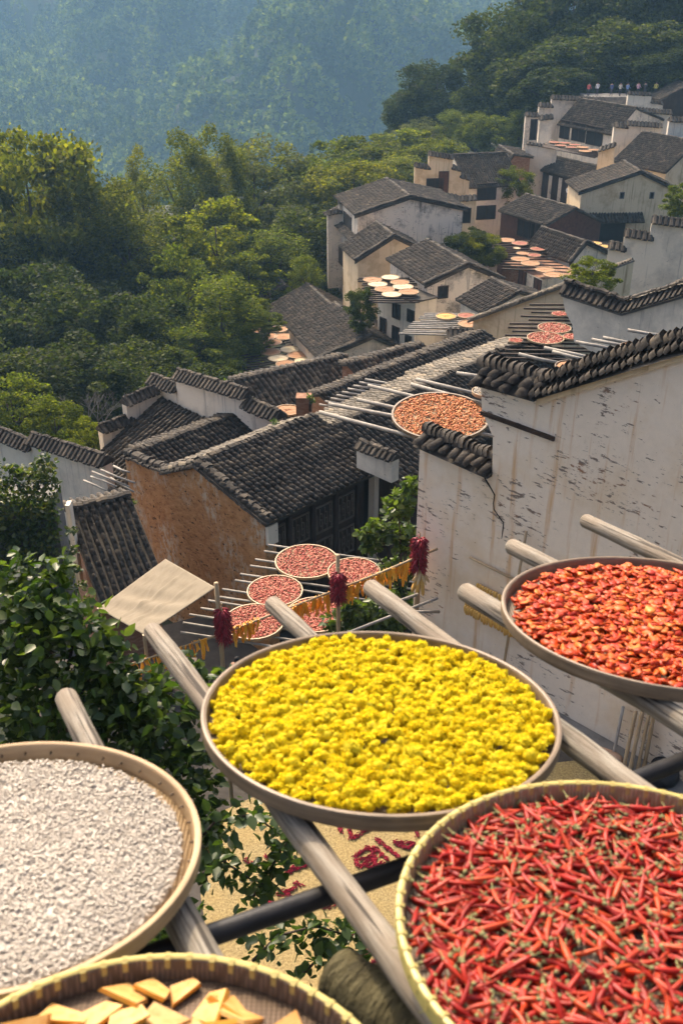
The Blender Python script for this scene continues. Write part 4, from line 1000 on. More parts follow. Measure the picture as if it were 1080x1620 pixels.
def chilli_mesh(rs, n=6, L=.1, r=.0075, curl=.5):
    pts = []; rad = []; a = 0; p = A3(0, 0, 0); d0 = rs.uniform(-.4, .4)
    for i in range(n + 1):
        t = i / n; pts.append(p.copy()); rad.append(r * (.75 + .35 * math.sin(math.pi * min(1, t * 1.3))) * (1 - t ** 3 * .93))
        a += curl * rs.uniform(-.2, .9) / n * 2; p = p + A3(math.cos(a + d0 * t), math.sin(a), .12 * math.sin(t * 3)) * L / n
    return pts, rad
# red chilli strokes laid on the grain: written characters and vine ornament
ZS = ZC + .045
def stroke_obj(px, wid, seed):
    rs = np.random.default_rng(seed); b = MB()
    for (xa, ya, xb, yb) in px:
        a, c = onz(xa, ya, ZS), onz(xb, yb, ZS); L = np.linalg.norm(c - a); n = int(L / .0055) + 4
        for _ in range(n):
            t = rs.random(); p = a + (c - a) * t + A3(rs.normal(0, wid), rs.normal(0, wid), rs.uniform(.005, .03)); an = math.atan2(c[1] - a[1], c[0] - a[0]) + rs.normal(0, .5); d = A3(math.cos(an), math.sin(an), rs.uniform(-.15, .15)) * .024
            b.tube([p - d, p + A3(0, 0, .006), p + d], [.009, .010, .003], 4)
    return b
st1 = [(596, 1328, 630, 1357), (591, 1341, 615, 1363), (622, 1333, 655, 1335), (655, 1335, 646, 1343), (646, 1343, 626, 1336), (559, 1357, 581, 1342), (581, 1342, 592, 1350), (570, 1361, 596, 1354), (572, 1371, 589, 1362), (581, 1374, 607, 1366), (588, 1352, 593, 1370), (561, 1358, 566, 1372)]
tag(stroke_obj(st1, .018, 3).build_at('chilli_lettering', MT['chilli_b'], tuple(onz(600, 1345, ZS))), 'dark red written character laid out in chillies on the yellow grain', 'lettering', kind='stuff')
st2 = [(552, 1305, 555, 1328), (555, 1328, 585, 1311), (533, 1302, 541, 1318), (559, 1306, 592, 1309), (622, 1309, 644, 1313), (655, 1307, 661, 1325), (667, 1308, 682, 1310)]
tag(stroke_obj(st2, .018, 4).build_at('chilli_lettering', MT['chilli_b'], tuple(onz(580, 1315, ZS))), 'dark red strokes on the grain just under the rim of the yellow tray', 'lettering', kind='stuff')
st3 = [(387, 1362, 406, 1369), (452, 1383, 492, 1365), (456, 1374, 486, 1370), (507, 1381, 526, 1394), (426, 1398, 432, 1406), (422, 1424, 432, 1432), (444, 1413, 459, 1420), (467, 1398, 478, 1402), (437, 1417, 467, 1405), (548, 1424, 560, 1435), (511, 1435, 530, 1431), (316, 1345, 334, 1350), (420, 1355, 432, 1362), (470, 1345, 482, 1338)]
tag(stroke_obj(st3, .02, 5).build_at('chilli_lettering', MT['chilli_b'], tuple(onz(440, 1390, ZS))), 'dark red curling vine ornament of chillies on the grain behind leaves', 'lettering', kind='stuff')
st4 = [(565, 1515, 590, 1500), (570, 1530, 605, 1518), (590, 1500, 612, 1506), (548, 1480, 570, 1470)]
tag(stroke_obj(st4, .015, 6).build_at('chilli_lettering', MT['chilli_b'], tuple(onz(585, 1515, ZS))), 'dark red stroke of chillies on the grain by the mossy log', 'lettering', kind='stuff')
# bamboo canes and gourd by the wall
for i, (xa, ya, xb, yb, r) in enumerate(((1005, 1125, 984, 1222, .032), (1016, 1122, 994, 1226, .035), (1026, 1128, 1006, 1226, .03), (1036, 1118, 1016, 1224, .034))):
    b = MB(); q = onz(xb, yb, ZC + .02); p = onpl(xa, ya, W0 - U45 * .12, U45)
    pts = [q + (p - q) * t for t in np.linspace(0, 1, 9)]; b.tube(pts, [r * (1.12 if k % 2 else .95) for k in range(9)], 8)
    tag(b.build_at('bamboo_cane', MT['bamboo'], tuple(q), True), 'tan bamboo cane leaning in a bundle against the white wall', 'cane', 'canes leaning in a bundle')
b = MB(); q = onz(966, 1212, ZC + .02); p = onpl(985, 1118, W0 - U45 * .1, U45); b.tube([q, (p + q) / 2, p], .028, 8)
tag(b.build_at('bamboo_cane', MT['pole_grey'], tuple(q), True), 'single grey cane leaning beside the gourd', 'cane')
g = onz(948, 1192, ZC + .14); b = MB(); d = unit(A3(.75, -.65, .05))
b.tube([g - d * .36, g - d * .30, g - d * .15, g + d * .05, g + d * .25, g + d * .36, g + d * .41], [.02, .075, .10, .125, .145, .11, .02], 14)
gd = b.build_at('gourd', M('gourd_skin', (.34, .21, .13), (.46, .31, .20), 6, .6, .2), tuple(g), True); tag(gd, 'long pinkish-tan gourd lying at the foot of the flaking wall', 'gourd')
for i, (x, y, r, hh) in enumerate(((1045, 1215, .26, .4), (1075, 1195, .3, .5))):
    b = MB(); c = onz(x, y + 25, ZC); lathe(b, A3(1, 0, 0), A3(0, 1, 0), ZU, c, [(.001, .0), (r * .75, 0), (r, hh * .5), (r * .85, hh), (r * .75, hh), (r * .7, hh * .8), (.001, hh * .7)], 24)
    tag(b.build_at('clay_jar', MT['iron'], tuple(c), True), ['dark glazed jar beside the bundle of canes', 'larger dark glazed jar at the wall beyond the canes'][i], 'jar')

# ---------------------------------------------------------------- corn on the wall
def cob(b, p, L, r, d=-ZU):
    b.tube([p, p + d * L * .12, p + d * L * .5, p + d * L * .85, p + d * L], [r * .5, r * .95, r, r * .75, r * .15], 7)
cs, ce = KW(742, 948) - U45 * .1, KW(830, 992) - U45 * .1
o = empty('corn_string', cs, 'row of yellow corn cobs strung along the flaking wall', 'corn')
b = MB(); b.tube([cs, ce], .018, 6); b.build('string', MT['husk'], o)
for i in range(22):
    for k in (0, 1):
        b = MB(); p = cs + (ce - cs) * (i + .5 + .3 * k) / 22 - U45 * (.03 + .05 * k); cob(b, p + ZU * .03 - ZU * .06 * k, random.uniform(.17, .23), .032, unit(-ZU + V45 * random.uniform(-.2, .2))); b.build('cob', MT['corn'], o, True)
cs2, ce2 = KW(757, 922) - U45 * .08, KW(822, 954) - U45 * .08
o = empty('corn_string', cs2, 'upper short row of tan corn cobs on the flaking wall', 'corn')
b = MB(); b.tube([cs2, ce2], .015, 6); b.build('string', MT['husk'], o)
for i in range(15):
    b = MB(); cob(b, cs2 + (ce2 - cs2) * (i + .5) / 15 + ZU * .04, .14, .03, unit(-ZU + V45 * random.uniform(-.3, .3))); b.build('cob', MT['corn'], o, True)

# ---------------------------------------------------------------- bamboo line with orange strips
LR = P(672, 876, 15.6); LM = P(535, 932, 15.5); LL = P(203, 1052, 14.6)
def lp(px):  # point on the hanging line under a photographed column
    a, c = (LL, LM) if px < 535 else (LM, LR)
    return a + unit(c - a) * ext(a, unit(c - a), px)
b = MB(); b.tube([LL, P(350, 1003, 15.0), LM], .022, 7); tag(b.build_at('bamboo_line', MT['bamboo'], tuple(LL), True), 'slender bamboo pole hung with orange strips, running past the canvas awning', 'pole')
b = MB(); b.tube([LM, (LM + LR) / 2 - ZU * .02, LR + unit(LR - LM) * .25], .024, 7); tag(b.build_at('bamboo_line', MT['bamboo'], tuple(LM), True), 'slender bamboo pole hung with orange strips, reaching the white wall', 'pole')
STRIP = []
for k in range(6):
    b = MB(); rs = random.Random(k); L = rs.uniform(.26, .4); w = rs.uniform(.02, .034)
    vs = []; n = 5
    for i in range(n + 1):
        t = i / n; x = .03 * math.sin(t * 3 + k); y = .02 * math.cos(t * 4 + k); tw = t * rs.uniform(-.8, .8)
        for s in (-1, 1):
            for q in (-1, 1): vs.append((x + s * w * math.cos(tw) * (1 - .3 * t), y + s * w * math.sin(tw) + q * .006, -t * L))
    fs = []
    for i in range(n):
        a = i * 4; fs += [(a, a + 2, a + 6, a + 4), (a + 1, a + 5, a + 7, a + 3), (a, a + 4, a + 5, a + 1), (a + 2, a + 3, a + 7, a + 6)]
    fs += [(0, 1, 3, 2), (n * 4, n * 4 + 2, n * 4 + 3, n * 4 + 1)]
    b.add(vs, fs); STRIP.append(b.mesh('drying_strip', MT['peel']))
def strips(x0, x1, n, lab, grp):
    for i in range(n):
        p = lp(x0 + (x1 - x0) * (i + random.uniform(.1, .9)) / n)
        o = link('drying_strip', random.choice(STRIP)); o.location = tuple(p - ZU * .015 + A3(0, random.uniform(-.04, .04), 0)); o.rotation_euler = (random.uniform(-.1, .1), random.uniform(-.08, .08), random.uniform(0, 6.28)); o.scale = (1, 1, random.uniform(.8, 1.2))
        tag(o, lab, 'dried strip', grp)
strips(205, 330, 34, 'orange strip hanging from the bamboo pole below the canvas awning', 'strips below the awning')
strips(366, 408, 24, 'orange strip hanging in the short bunch beside the awning post', 'strips beside the awning post')
strips(452, 520, 34, 'orange strip hanging before the red trays', 'strips before the red trays')
strips(548, 648, 60, 'orange strip hanging between the two chilli bundles nearest the white wall', 'strips near the white wall')
def post(px, top, base, Y, r, lab):
    a = P(px, top, Y); c = A3(a[0], a[1], base); b = MB()
    pts = [a + (c - a) * t + A3(.012 * math.sin(t * 9), 0, 0) for t in np.linspace(0, 1, 11)]
    b.tube(pts, [r * (1.1 if k % 2 else .95) for k in range(11)], 8)
    tag(b.build_at('bamboo_post', MT['bamboo'], tuple(c), True), lab, 'post')
post(342, 922, -18.6, 15.0, .045, 'bamboo post holding a corner of the canvas awning'); post(534, 878, -18.6, 15.55, .04, 'bamboo post between the red trays carrying the strips'); post(664, 868, ZC, 15.7, .045, 'bamboo post close to the corner of the white wall')
def bundle(px, top, bot, wpx, Y, lab, seed):
    a = P(px, top, Y); L = a[2] - P(px, bot, Y)[2]; rad = wpx / FPX * Y / _cp / 2; rs = np.random.default_rng(seed)
    o = empty('chilli_bundle', a - ZU * L, lab, 'chilli bundle')
    b = MB(); b.tube([a + ZU * .1, a - ZU * L * .9], .012, 5); b.build('string', MT['husk'], o)
    b = MB()
    for i in range(420):
        t = rs.random(); p = a - ZU * L * (t * .82 + .02) ; an = rs.uniform(0, 6.28); dd = A3(math.cos(an), math.sin(an), 0)
        q = p + dd * rad * .25; e = p + dd * rad * rs.uniform(.75, 1.1) - ZU * rs.uniform(.0, .12)
        b.tube([q, (q + e) / 2 - ZU * .0, e - ZU * .03], [.012, .015, .003], 5)
    k = b.build('chillies', MT['chilli_b'], o, True); k['kind'] = 'stuff'
bundle(351, 962, 1020, 33, 14.95, 'crimson bundle of chillies on the awning post', 1); bundle(535, 905, 955, 30, 15.45, 'crimson bundle of chillies on the post between the red trays', 2); bundle(664, 850, 908, 31, 15.6, 'crimson bundle of chillies at the corner of the white wall, above corn cobs', 3)
a = P(666, 905, 15.55); o = empty('corn_bunch', a - ZU * .5, 'bunch of tan corn cobs hanging under the chilli bundle at the wall corner', 'corn')
for i in range(11):
    b = MB(); an = random.uniform(0, 6.28); d = unit(A3(math.cos(an) * .4, math.sin(an) * .4, -1)); cob(b, a + d * .12, random.uniform(.25, .36), .04, d); b.build('cob', MT['corn'], o, True)
b = MB()
for i in range(9):
    an = random.uniform(0, 6.28); d = unit(A3(math.cos(an) * .6, math.sin(an) * .6, -.8)); b.tube([a + ZU * .05, a + d * .12, a + d * .26], [.015, .04, .01], 5)
b.build('husk', MT['husk'], o)
# thin poles jutting from the wall foot behind the yellow tray
for i, (xa, ya, xb, yb) in enumerate(((540, 1005, 692, 946), (650, 968, 694, 968), (600, 962, 660, 940))):
    pa, pb = P(xa, ya, 14.3), P(xb, yb, 14.9); b = MB(); b.tube([pa, pb], .028, 7)
    tag(b.build_at('thin_pole', MT['pole_grey'], tuple(pa), True), ['long thin pole slanting up to the corner of the white wall', 'short thin pole sticking out at the corner of the white wall', 'thin pole among the shrub leaves beside the white wall'][i], 'pole')

# ---------------------------------------------------------------- canvas awning
cA, cB, cC, cD = P(262, 884, 18.6), P(341, 929, 15.1), P(228, 1004, 14.8), P(156, 962, 17.8)
nn = 44; V_ = []
for i in range(nn + 1):
    for j in range(nn + 1):
        s, t = i / nn, j / nn
        p = (cA * (1 - s) + cB * s) * (1 - t) + (cD * (1 - s) + cC * s) * t
        ed = min(1., 6 * s, 6 * (1 - s), 6 * t, 6 * (1 - t)); sag = -.10 * math.sin(math.pi * s) * math.sin(math.pi * t) + ed * 1.7 * (.05 * math.exp(-((s - .12 - .5 * t) / .025) ** 2) * (1 - t) + .03 * math.exp(-((s - .45) / .02) ** 2) + .025 * math.exp(-((s - .75 + .1 * t) / .02) ** 2) + .008 * math.sin(t * 26 + s * 9) + .012 * math.sin((s * .4 + t) * 17))
        V_.append(p + ZU * sag)
ii = (np.arange(nn)[:, None] * (nn + 1) + np.arange(nn)[None]).ravel()
me = idxmesh('canvas_awning', np.array(V_) - cC, np.stack([ii, ii + 1, ii + nn + 2, ii + nn + 1], -1), MT['canvas'], True)
aw = link('canvas_awning', me, None, tuple(cC)); sm = aw.modifiers.new('solid', 'SOLIDIFY'); sm.thickness = .015
tag(aw, 'wrinkled beige canvas awning stretched in front of the earth wall', 'awning')
for q, (p, yb) in enumerate(((cD, 1030), (cC, 1120))):
    b = MB(); b.tube([p, A3(p[0], p[1], -18.6)], .035, 7); tag(b.build_at('awning_pole', MT['bamboo'], (p[0], p[1], -18.6)), ['bamboo pole under the outer corner of the canvas awning', 'bamboo pole under the front corner of the canvas awning'][q], 'pole')
# stall table under the awning
tb0 = P(262, 1040, 22.5); o = empty('stall_table', (tb0[0], tb0[1], -18.6), 'wooden stall table in the shade under the canvas awning', 'table')
b = MB(); b.box(A3(tb0[0] - .8, tb0[1] - .4, -17.85), A3(1.6, 0, 0), A3(0, .9, 0), ZU * .06); b.build('table_top', MT['lattice'], o)
for sx in (-.75, .67):
    for sy in (-.35, .4): b = MB(); b.box(A3(tb0[0] + sx, tb0[1] + sy, -18.6), A3(.08, 0, 0), A3(0, .08, 0), ZU * .75); b.build('leg', MT['lattice'], o)

# ---------------------------------------------------------------- rack by the earth-walled house
zr = P(485, 892, 20.0)[2]
def flakes(n, rs, rad, c, a, bb, nn_, size, hmax, mat, name, nper=1):
    """small curled pieces scattered over a tray"""
    r = rad * np.sqrt(rs.random(n)); th = rs.uniform(0, 6.283, n)
    p = c + a * (r * np.cos(th))[:, None] + bb * (r * np.sin(th))[:, None] + nn_ * (rs.random(n) * hmax)[:, None]
    an = rs.uniform(0, 6.283, n); s = size * rs.uniform(.6, 1.4, n)
    X = a * np.cos(an)[:, None] + bb * np.sin(an)[:, None]; Yv = np.cross(nn_, X); tz = rs.uniform(-.5, .5, n)
    X = X + nn_ * tz[:, None]
    w = .42
    V = np.stack([p - X * s[:, None], p - X * (s * .2)[:, None] + Yv * (s * w)[:, None] + nn_ * (s * .35)[:, None], p + X * s[:, None], p + X * (s * .2)[:, None] - Yv * (s * w)[:, None] + nn_ * (s * .35)[:, None]], 1)
    V2 = V - nn_ * (s * .25)[:, None, None]
    Va = np.concatenate([V, V2], 1).reshape(-1, 3); base = (np.arange(n) * 8)[:, None]
    Fq = np.concatenate([base + np.array(f) for f in ((0, 1, 2, 3), (7, 6, 5, 4), (0, 4, 5, 1), (1, 5, 6, 2), (2, 6, 7, 3), (3, 7, 4, 0))])
    return idxmesh(name, Va - c, Fq, mat)
def mid_tray(c, rad, foodmat, label, food_label, group, fgroup, n=900, size=.035, nn_=ZU, rim='rim_tan', tag_food='dried chilli', weave_='weave_tan', hmax=.03):
    a, bb, nn_ = basis(nn_); o = empty('bamboo_tray', c, label, 'tray', group)
    b = MB(); lathe(b, a, bb, nn_, c, [(.001, 0), (rad * .96, 0), (rad * .96, .012), (.001, .012)], 48); b.build('base', MT[weave_], o)
    b = MB(); lathe(b, a, bb, nn_, c, [(rad * .955, -.012), (rad, -.012), (rad * 1.005, .06), (rad * .965, .06)], 48, closed=True); b.build('rim', MT[rim], o)
    me = flakes(n, np.random.default_rng(int(abs(c[0]) * 1000)), rad * .93, c + nn_ * .02, a, bb, nn_, size, hmax, MT[foodmat], 'drying_chillies')
    f = link('drying_chillies', me, None, tuple(c + nn_ * .02)); tag(f, food_label, tag_food, fgroup, 'stuff')
pts = []
dirp = unit(A3(.967, -.255, 0)); perp = A3(.255, .967, 0)
lx = [(300, 972), (318, 962), (330, 950), (345, 944), (352, 932), (372, 918), (380, 908), (396, 895), (404, 885), (418, 872), (425, 862), (290, 985), (286, 1000)]
for (x, y) in lx:
    a = onz(x, y, zr - .06); pts.append((a, a + dirp * random.uniform(3.6, 4.6)))
rack('drying_rack', 'rack of slim grey poles in front of the earth-walled house', pts, .028)
RT = 'red chilli tray, '
for i, (x, y, w, l) in enumerate(((485, 890, 100, 'farthest up the rack by the lattice'), (435, 938, 88, 'middle one beside the awning side'), (402, 988, 96, 'next to the crimson bundle on the awning post'), (500, 978, 96, 'behind the hanging strips'), (560, 912, 84, 'half hidden by the post and shrub'))):
    c = onz(x, y, zr); dist = c[1] * _cp - c[2] * _sp
    mid_tray(c + ZU * .02 * i, w / 2 / FPX * dist, 'pale_red', 'round ' + RT + l, 'dried red chillies in the tray ' + l, None, None, 1400, .035)
# big tray on poles behind the white wall
zt = P(695, 660, 19.5)[2]; nT = unit(A3(0.0, -.09, 1)); c = P(696, 660, 19.5); dist = c[1] * _cp - c[2] * _sp
mid_tray(c, 77 / FPX * dist, 'orange_red', 'large round tray of orange-red peppers on poles behind the white wall', 'orange-red chopped peppers spread in the large round tray', None, None, 2600, .035, nT, 'rim_brown')
pts = []
for (xa, ya, xb, yb) in ((505, 652, 800, 728), (520, 639, 780, 690), (582, 610, 830, 668), (650, 608, 770, 640), (565, 632, 700, 660), (658, 600, 775, 628), (722, 590, 800, 605)):
    pts.append((onz(xa, ya, zt - .12), onz(xb, yb, zt - .12)))
rack('drying_rack', 'rack of pale poles under the large round tray of peppers', pts, .045)
c = onz(768, 622, zt + .25); mid_tray(c, 22 / FPX * 22, 'rice', 'small tray peeping out behind the corner of the white wall', 'pale grain in the small tray behind the corner of the wall', None, None, 300, .03, tag_food='grain')
pts = []
for i in range(9):
    a = P(505 + i * 9, 640 - i * 5, 35); pts.append((a, a + unit(A3(.97, -.25, -.06)) * 2.2))
rack('drying_rack', 'row of short pale bare poles lying on a tiled roof', pts, .045)
pts = []
for (xa, ya, xb, yb) in ((133, 760, 168, 776), (144, 754, 185, 770), (146, 746, 205, 770), (160, 743, 214, 764), (175, 756, 212, 778), (180, 737, 205, 747)):
    pts.append((P(xa, ya, 25.2), P(xb, yb, 24.6)))
rack('drying_rack', 'handful of pale poles sticking out above the low earth wall', pts, .032)
c = P(455, 650, 34); far_tray(c, .5, 'orange_food', 'single orange-filled tray beside the brick chimney', None)
cb = P(468, 632, 33); b = MB(); b.box(cb - ZU * 1.3, A3(.55, 0, 0), A3(0, .5, 0), ZU * 1.35); tag(b.build_at('brick_chimney', MT['brick'], tuple(cb - ZU * 1.3)), 'weedy brick chimney stub among the dark roofs', 'chimney')
# red trays on the rack beside the swept parapet
zq = P(875, 520, 40)[2]
pts = []
for i in range(15):
    x, y = 780 + i * 4 + random.uniform(-12, 18), 566 - i * 6.0
    a = onz(x, y, zq - .1); pts.append((a, a + unit(A3(1, -.06, 0)) * random.uniform(3.0, 4.2)))
rack('drying_rack', 'rack of dark poles in front of the cream house beside the swept parapet', pts, .05, 'wood')
for i, (x, y, w, l) in enumerate(((876, 520, 52, 'middle'), (862, 536, 58, 'lower'), (884, 498, 24, 'upper small'), (905, 534, 30, 'half hidden'), (815, 540, 22, 'outer'))):
    c = onz(x, y, zq + .02 * i); dist = c[1] * _cp - c[2] * _sp
    mid_tray(c, w / 2 / FPX * dist, 'pale_red', l + ' red round tray beside the swept parapet', 'drying red chillies in the ' + l + ' tray beside the swept parapet', None, None, 500, .05)
# rack behind the rope-like coping
zk = P(950, 545, 27)[2]; pts = []
for i, (xa, ya, xb, yb) in enumerate(((910, 541, 980, 556), (935, 537, 1000, 550), (953, 534, 1010, 545), (992, 522, 1060, 532), (860, 550, 960, 572), (873, 556, 940, 572), (820, 560, 890, 575))):
    pts.append((onz(xa, ya, zk), onz(xb, yb, zk - .05)))
rack('drying_rack', 'few pale poles behind the thick rope-like coping', pts, .05)
for (x, y, w, l) in ((1000, 550, 40, 'upper'), (905, 582, 56, 'lower')):
    c = onz(x, y, zk + .1); dist = c[1] * _cp - c[2] * _sp
    far_tray(c, w / 2 / FPX * dist, 'orange_food', l + ' brown-rimmed tray half hidden behind the rope-like coping', None, rim='rim_brown')

# ================================================================ near greenery
LEAF_SHAPE = np.array([(0, 0, 0), (.28, .30, .06), (.62, .27, .08), (1, 0, -.05), (.62, -.27, .08), (.28, -.30, .06), (.5, 0, -.02)])
LEAF_F_ = [(0, 6, 1), (1, 6, 2), (2, 6, 3), (3, 6, 4), (4, 6, 5), (5, 6, 0)]
def leaf_single(mat):
    b = MB(); b.add(LEAF_SHAPE, LEAF_F_); return b.mesh('leaf', mat, True)
LEAF_ME = leaf_single(LEAF_N)
def leaves_at(blobs, size, rs, mat, name, up=.5):
    """blobs: (centre, radius, count); returns mesh and the transforms used"""
    Ps = []
    for c, r, n in blobs:
        d = rs.normal(size=(n, 3)); d /= np.linalg.norm(d, axis=1)[:, None]
        Ps.append(np.asarray(c) + d * (rs.random((n, 1)) ** .45) * np.asarray(r))
    Pp = np.concatenate(Ps); n = len(Pp)
    Rm = rand_rots(n, rs)
    # bias the blades to hang and face the light
    z = Rm[:, :, 2] * .8 + np.array([-.1, .15, up]); z /= np.linalg.norm(z, axis=1)[:, None]
    x = Rm[:, :, 0] + np.array([0, 0, -.45]); x -= z * (x * z).sum(1)[:, None]; x /= np.linalg.norm(x, axis=1)[:, None]
    y = np.cross(z, x); Rm = np.stack([x, y, z], -1)
    s = size * rs.uniform(.55, 1.25, n)
    return Pp, Rm, s
def leaf_mesh(Pp, Rm, s, mat, name, org):
    V = np.einsum('nij,kj->nki', Rm, LEAF_SHAPE) * s[:, None, None] + Pp[:, None]
    base = (np.arange(len(Pp)) * 7)[:, None]; Fq = np.concatenate([base + np.array(f) for f in LEAF_F_])
    return idxmesh(name, V.reshape(-1, 3) - org, Fq, mat, True)
rs = np.random.default_rng(5)
tc = P(70, 1120, 6.6); base = A3(tc[0] - .1, tc[1] + .6, -14.2)
root = empty('leafy_tree', base, 'glossy round-leaved tree crowding up between the racks and the awning', 'tree')
blobs = []
def bl(px, py, Y, r, n): blobs.append((P(px, py, Y), r, n))
for px, py, Y, r, n in ((70, 950, 7.0, .24, 170), (20, 960, 7.2, .35, 200), (120, 990, 6.8, .3, 200), (50, 1010, 6.8, .4, 300), (150, 1060, 6.6, .38, 260), (20, 1080, 6.8, .4, 280), (90, 1110, 6.5, .42, 320), (180, 1110, 6.4, .35, 240), (30, 1160, 6.6, .4, 260), (140, 1160, 6.3, .35, 220), (230, 1090, 6.5, .3, 130), (255, 1150, 6.3, .34, 200), (220, 1190, 6.2, .35, 230), (300, 1110, 6.5, .2, 50), (310, 1190, 6.2, .25, 90), (280, 1230, 6.0, .3, 170), (320, 1260, 6.0, .2, 80), (330, 1320, 5.8, .22, 110), (290, 1340, 5.8, .22, 110), (-30, 1000, 7.0, .4, 200), (320, 1070, 6.7, .16, 40), (295, 1045, 6.8, .12, 26), (90, 900, 7.2, .14, 60), (30, 905, 7.3, .2, 80), (170, 1020, 6.9, .16, 60), (345, 1130, 6.4, .1, 20)): bl(px, py, Y, r, n)
Pp, Rm, s = leaves_at(blobs, .122, rs, LEAF_N, 'crown')
idx = rs.permutation(len(Pp)); big = idx[:230]; rest = idx[230:]
k = link('crown', leaf_mesh(Pp[rest], Rm[rest], s[rest], LEAF_N, 'crown', base), root); k['kind'] = 'stuff'
def put_leaves(root, ids, Pp, Rm, s, name='leaf'):
    for i in ids: put(LEAF_ME, name, root, Pp[i], Rm[i][:, 0], Rm[i][:, 1], Rm[i][:, 2], (s[i],) * 3)
put_leaves(root, big, Pp, Rm, s)
b = MB(); b.tube([base, A3(tc[0], tc[1] + .5, -8), P(80, 1150, 6.9), P(75, 1000, 7.1), P(70, 930, 7.1)], [.16, .12, .07, .04, .01], 9)
for q in ((150, 1060, 6.6), (230, 1100, 6.5), (280, 1200, 6.2), (20, 1060, 6.9), (320, 1300, 5.9), (120, 1000, 6.8)): 
    e = P(*q); m = P(80, 1180, 6.8); b.tube([A3(tc[0], tc[1] + .45, -7), (m + e) / 2, e], [.05, .03, .006], 7)
b.build('trunk', BARK, root, True)
# lower twigs over the grain
def twig(pts_px, Y, n, lab, seed, size=.11, spread=.15):
    rs = np.random.default_rng(seed); pts = [P(x, y, Y + .05 * i) for i, (x, y) in enumerate(pts_px)]
    root = empty('leafy_branch', pts[0], lab, 'branch')
    b = MB(); b.tube(pts, list(np.linspace(.014, .004, len(pts))), 6); b.build('stem', BARK, root, True)
    bl = []
    for i in range(len(pts) - 1):
        for t in np.linspace(0, 1, 5): bl.append((pts[i] + (pts[i + 1] - pts[i]) * t, spread, max(2, n // (5 * (len(pts) - 1)))))
    Pp, Rm, s = leaves_at(bl, size, rs, LEAF_N, 'leaf'); put_leaves(root, range(len(Pp)), Pp, Rm, s)
twig([(300, 1345), (340, 1300), (400, 1288), (440, 1318), (475, 1345)], 5.6, 170, 'leafy branch reaching over the grain under the yellow tray', 31)
twig([(310, 1390), (350, 1360), (395, 1390), (420, 1400)], 5.3, 140, 'leafy branch hanging over the vine ornament', 32)
twig([(400, 1520), (440, 1480), (500, 1465), (550, 1480), (570, 1490)], 4.9, 190, 'leafy branch over the grain below the black pipe', 33)
twig([(240, 1500), (270, 1460), (300, 1440)], 4.9, 130, 'leafy branch between the white tray and the black pipe', 34)
twig([(480, 1540), (510, 1510), (540, 1525)], 4.8, 70, 'short leafy sprig beside the mossy log', 35)
twig([(400, 1420), (430, 1370), (455, 1330)], 5.5, 110, 'upright leafy sprig growing over the grain', 36)

def shrub(blobpx, Y, size, lab, seed, base_px, mat=LEAF_N, name='leafy_shrub', cat='shrub', stemmat=BARK):
    rs = np.random.default_rng(seed); bs = P(*base_px, Y); bl = [(P(x, y, Y + dy), r, n) for x, y, dy, r, n in blobpx]
    root = empty(name, bs, lab, cat); Pp, Rm, s = leaves_at(bl, size, rs, mat, 'crown')
    k = link('crown', leaf_mesh(Pp, Rm, s, mat, 'crown', bs), root); k['kind'] = 'stuff'
    b = MB(); b.tube([bs, P(blobpx[0][0], blobpx[0][1], Y)], [.05, .01], 7)
    for x, y, dy, r, n in blobpx[1:]: b.tube([bs + (P(blobpx[0][0], blobpx[0][1], Y) - bs) * .3, P(x, y, Y + dy)], [.025, .006], 6)
    b.build('trunk', stemmat, root, True)
LEAF_B = leafmat('leaf_shrub', (.04, .07, .014), (.07, .11, .02), (.13, .17, .035), .4, 'island', rough=.4, spec=.5)
shrub([(630, 800, 0, .32, 220), (650, 770, .2, .22, 120), (600, 840, 0, .3, 200), (640, 850, .1, .35, 240), (585, 862, 0, .18, 80), (620, 900, 0, .3, 160), (650, 900, .2, .3, 160), (630, 945, 0, .3, 160), (575, 845, 0, .12, 40)], 17.5, .17, 'leafy green loquat-like tree growing beside the corner of the white wall', 41, (640, 1000), LEAF_B, 'small_tree', 'tree')
shrub([(560, 972, 0, .3, 220), (600, 965, 0, .3, 220), (530, 985, 0, .26, 160), (580, 990, 0, .3, 200), (625, 985, 0, .25, 150), (550, 955, 0, .18, 80)], 16.0, .15, 'broad-leaved green shrub just behind the yellow tray', 42, (575, 1040), LEAF_B)
# ivy mound on a wall end
LEAF_I = leafmat('leaf_ivy', (.030, .055, .014), (.060, .09, .02), (.17, .17, .045), .4, 'island', rough=.45, spec=.45)
iv = P(40, 900, 21.5); rs = np.random.default_rng(9)
root = empty('ivy_wall', (iv[0], iv[1], -17), 'wall end smothered in dark ivy beside the lean-to roof', 'ivy')
w0, w1 = P(-30, 770, 22.0), P(84, 770, 22.0)
b = MB(); b.box(A3(w0[0], 21.9, -17), A3(w1[0] - w0[0], 0, 0), A3(0, .7, 0), ZU * (w0[2] + 17 - .25)); b.build('wall', MT['stone'], root)
bl_ = []
for x in range(-30, 96, 9):
    for y in range(752 + int(abs(x - 50) * .25), 905, 11): bl_.append((P(x, y, 21.65 + rs.uniform(-.15, .1)), .17, 13))
for x, y in ((70, 725), (62, 738), (80, 740), (68, 755), (50, 750), (20, 745), (5, 742), (35, 745)): bl_.append((P(x, y, 21.9), .2, 40))
for x, y in ((115, 870), (118, 900), (130, 925), (112, 840), (140, 950), (128, 970), (150, 985), (110, 920), (120, 950)): bl_.append((P(x, y, 21.5), .16, 26))
Pp, Rm, s = leaves_at(bl_, .15, rs, LEAF_I, 'ivy', .4)
k = link('ivy_leaves', leaf_mesh(Pp, Rm, s, LEAF_I, 'ivy_leaves', worg(root)), root); k['kind'] = 'stuff'
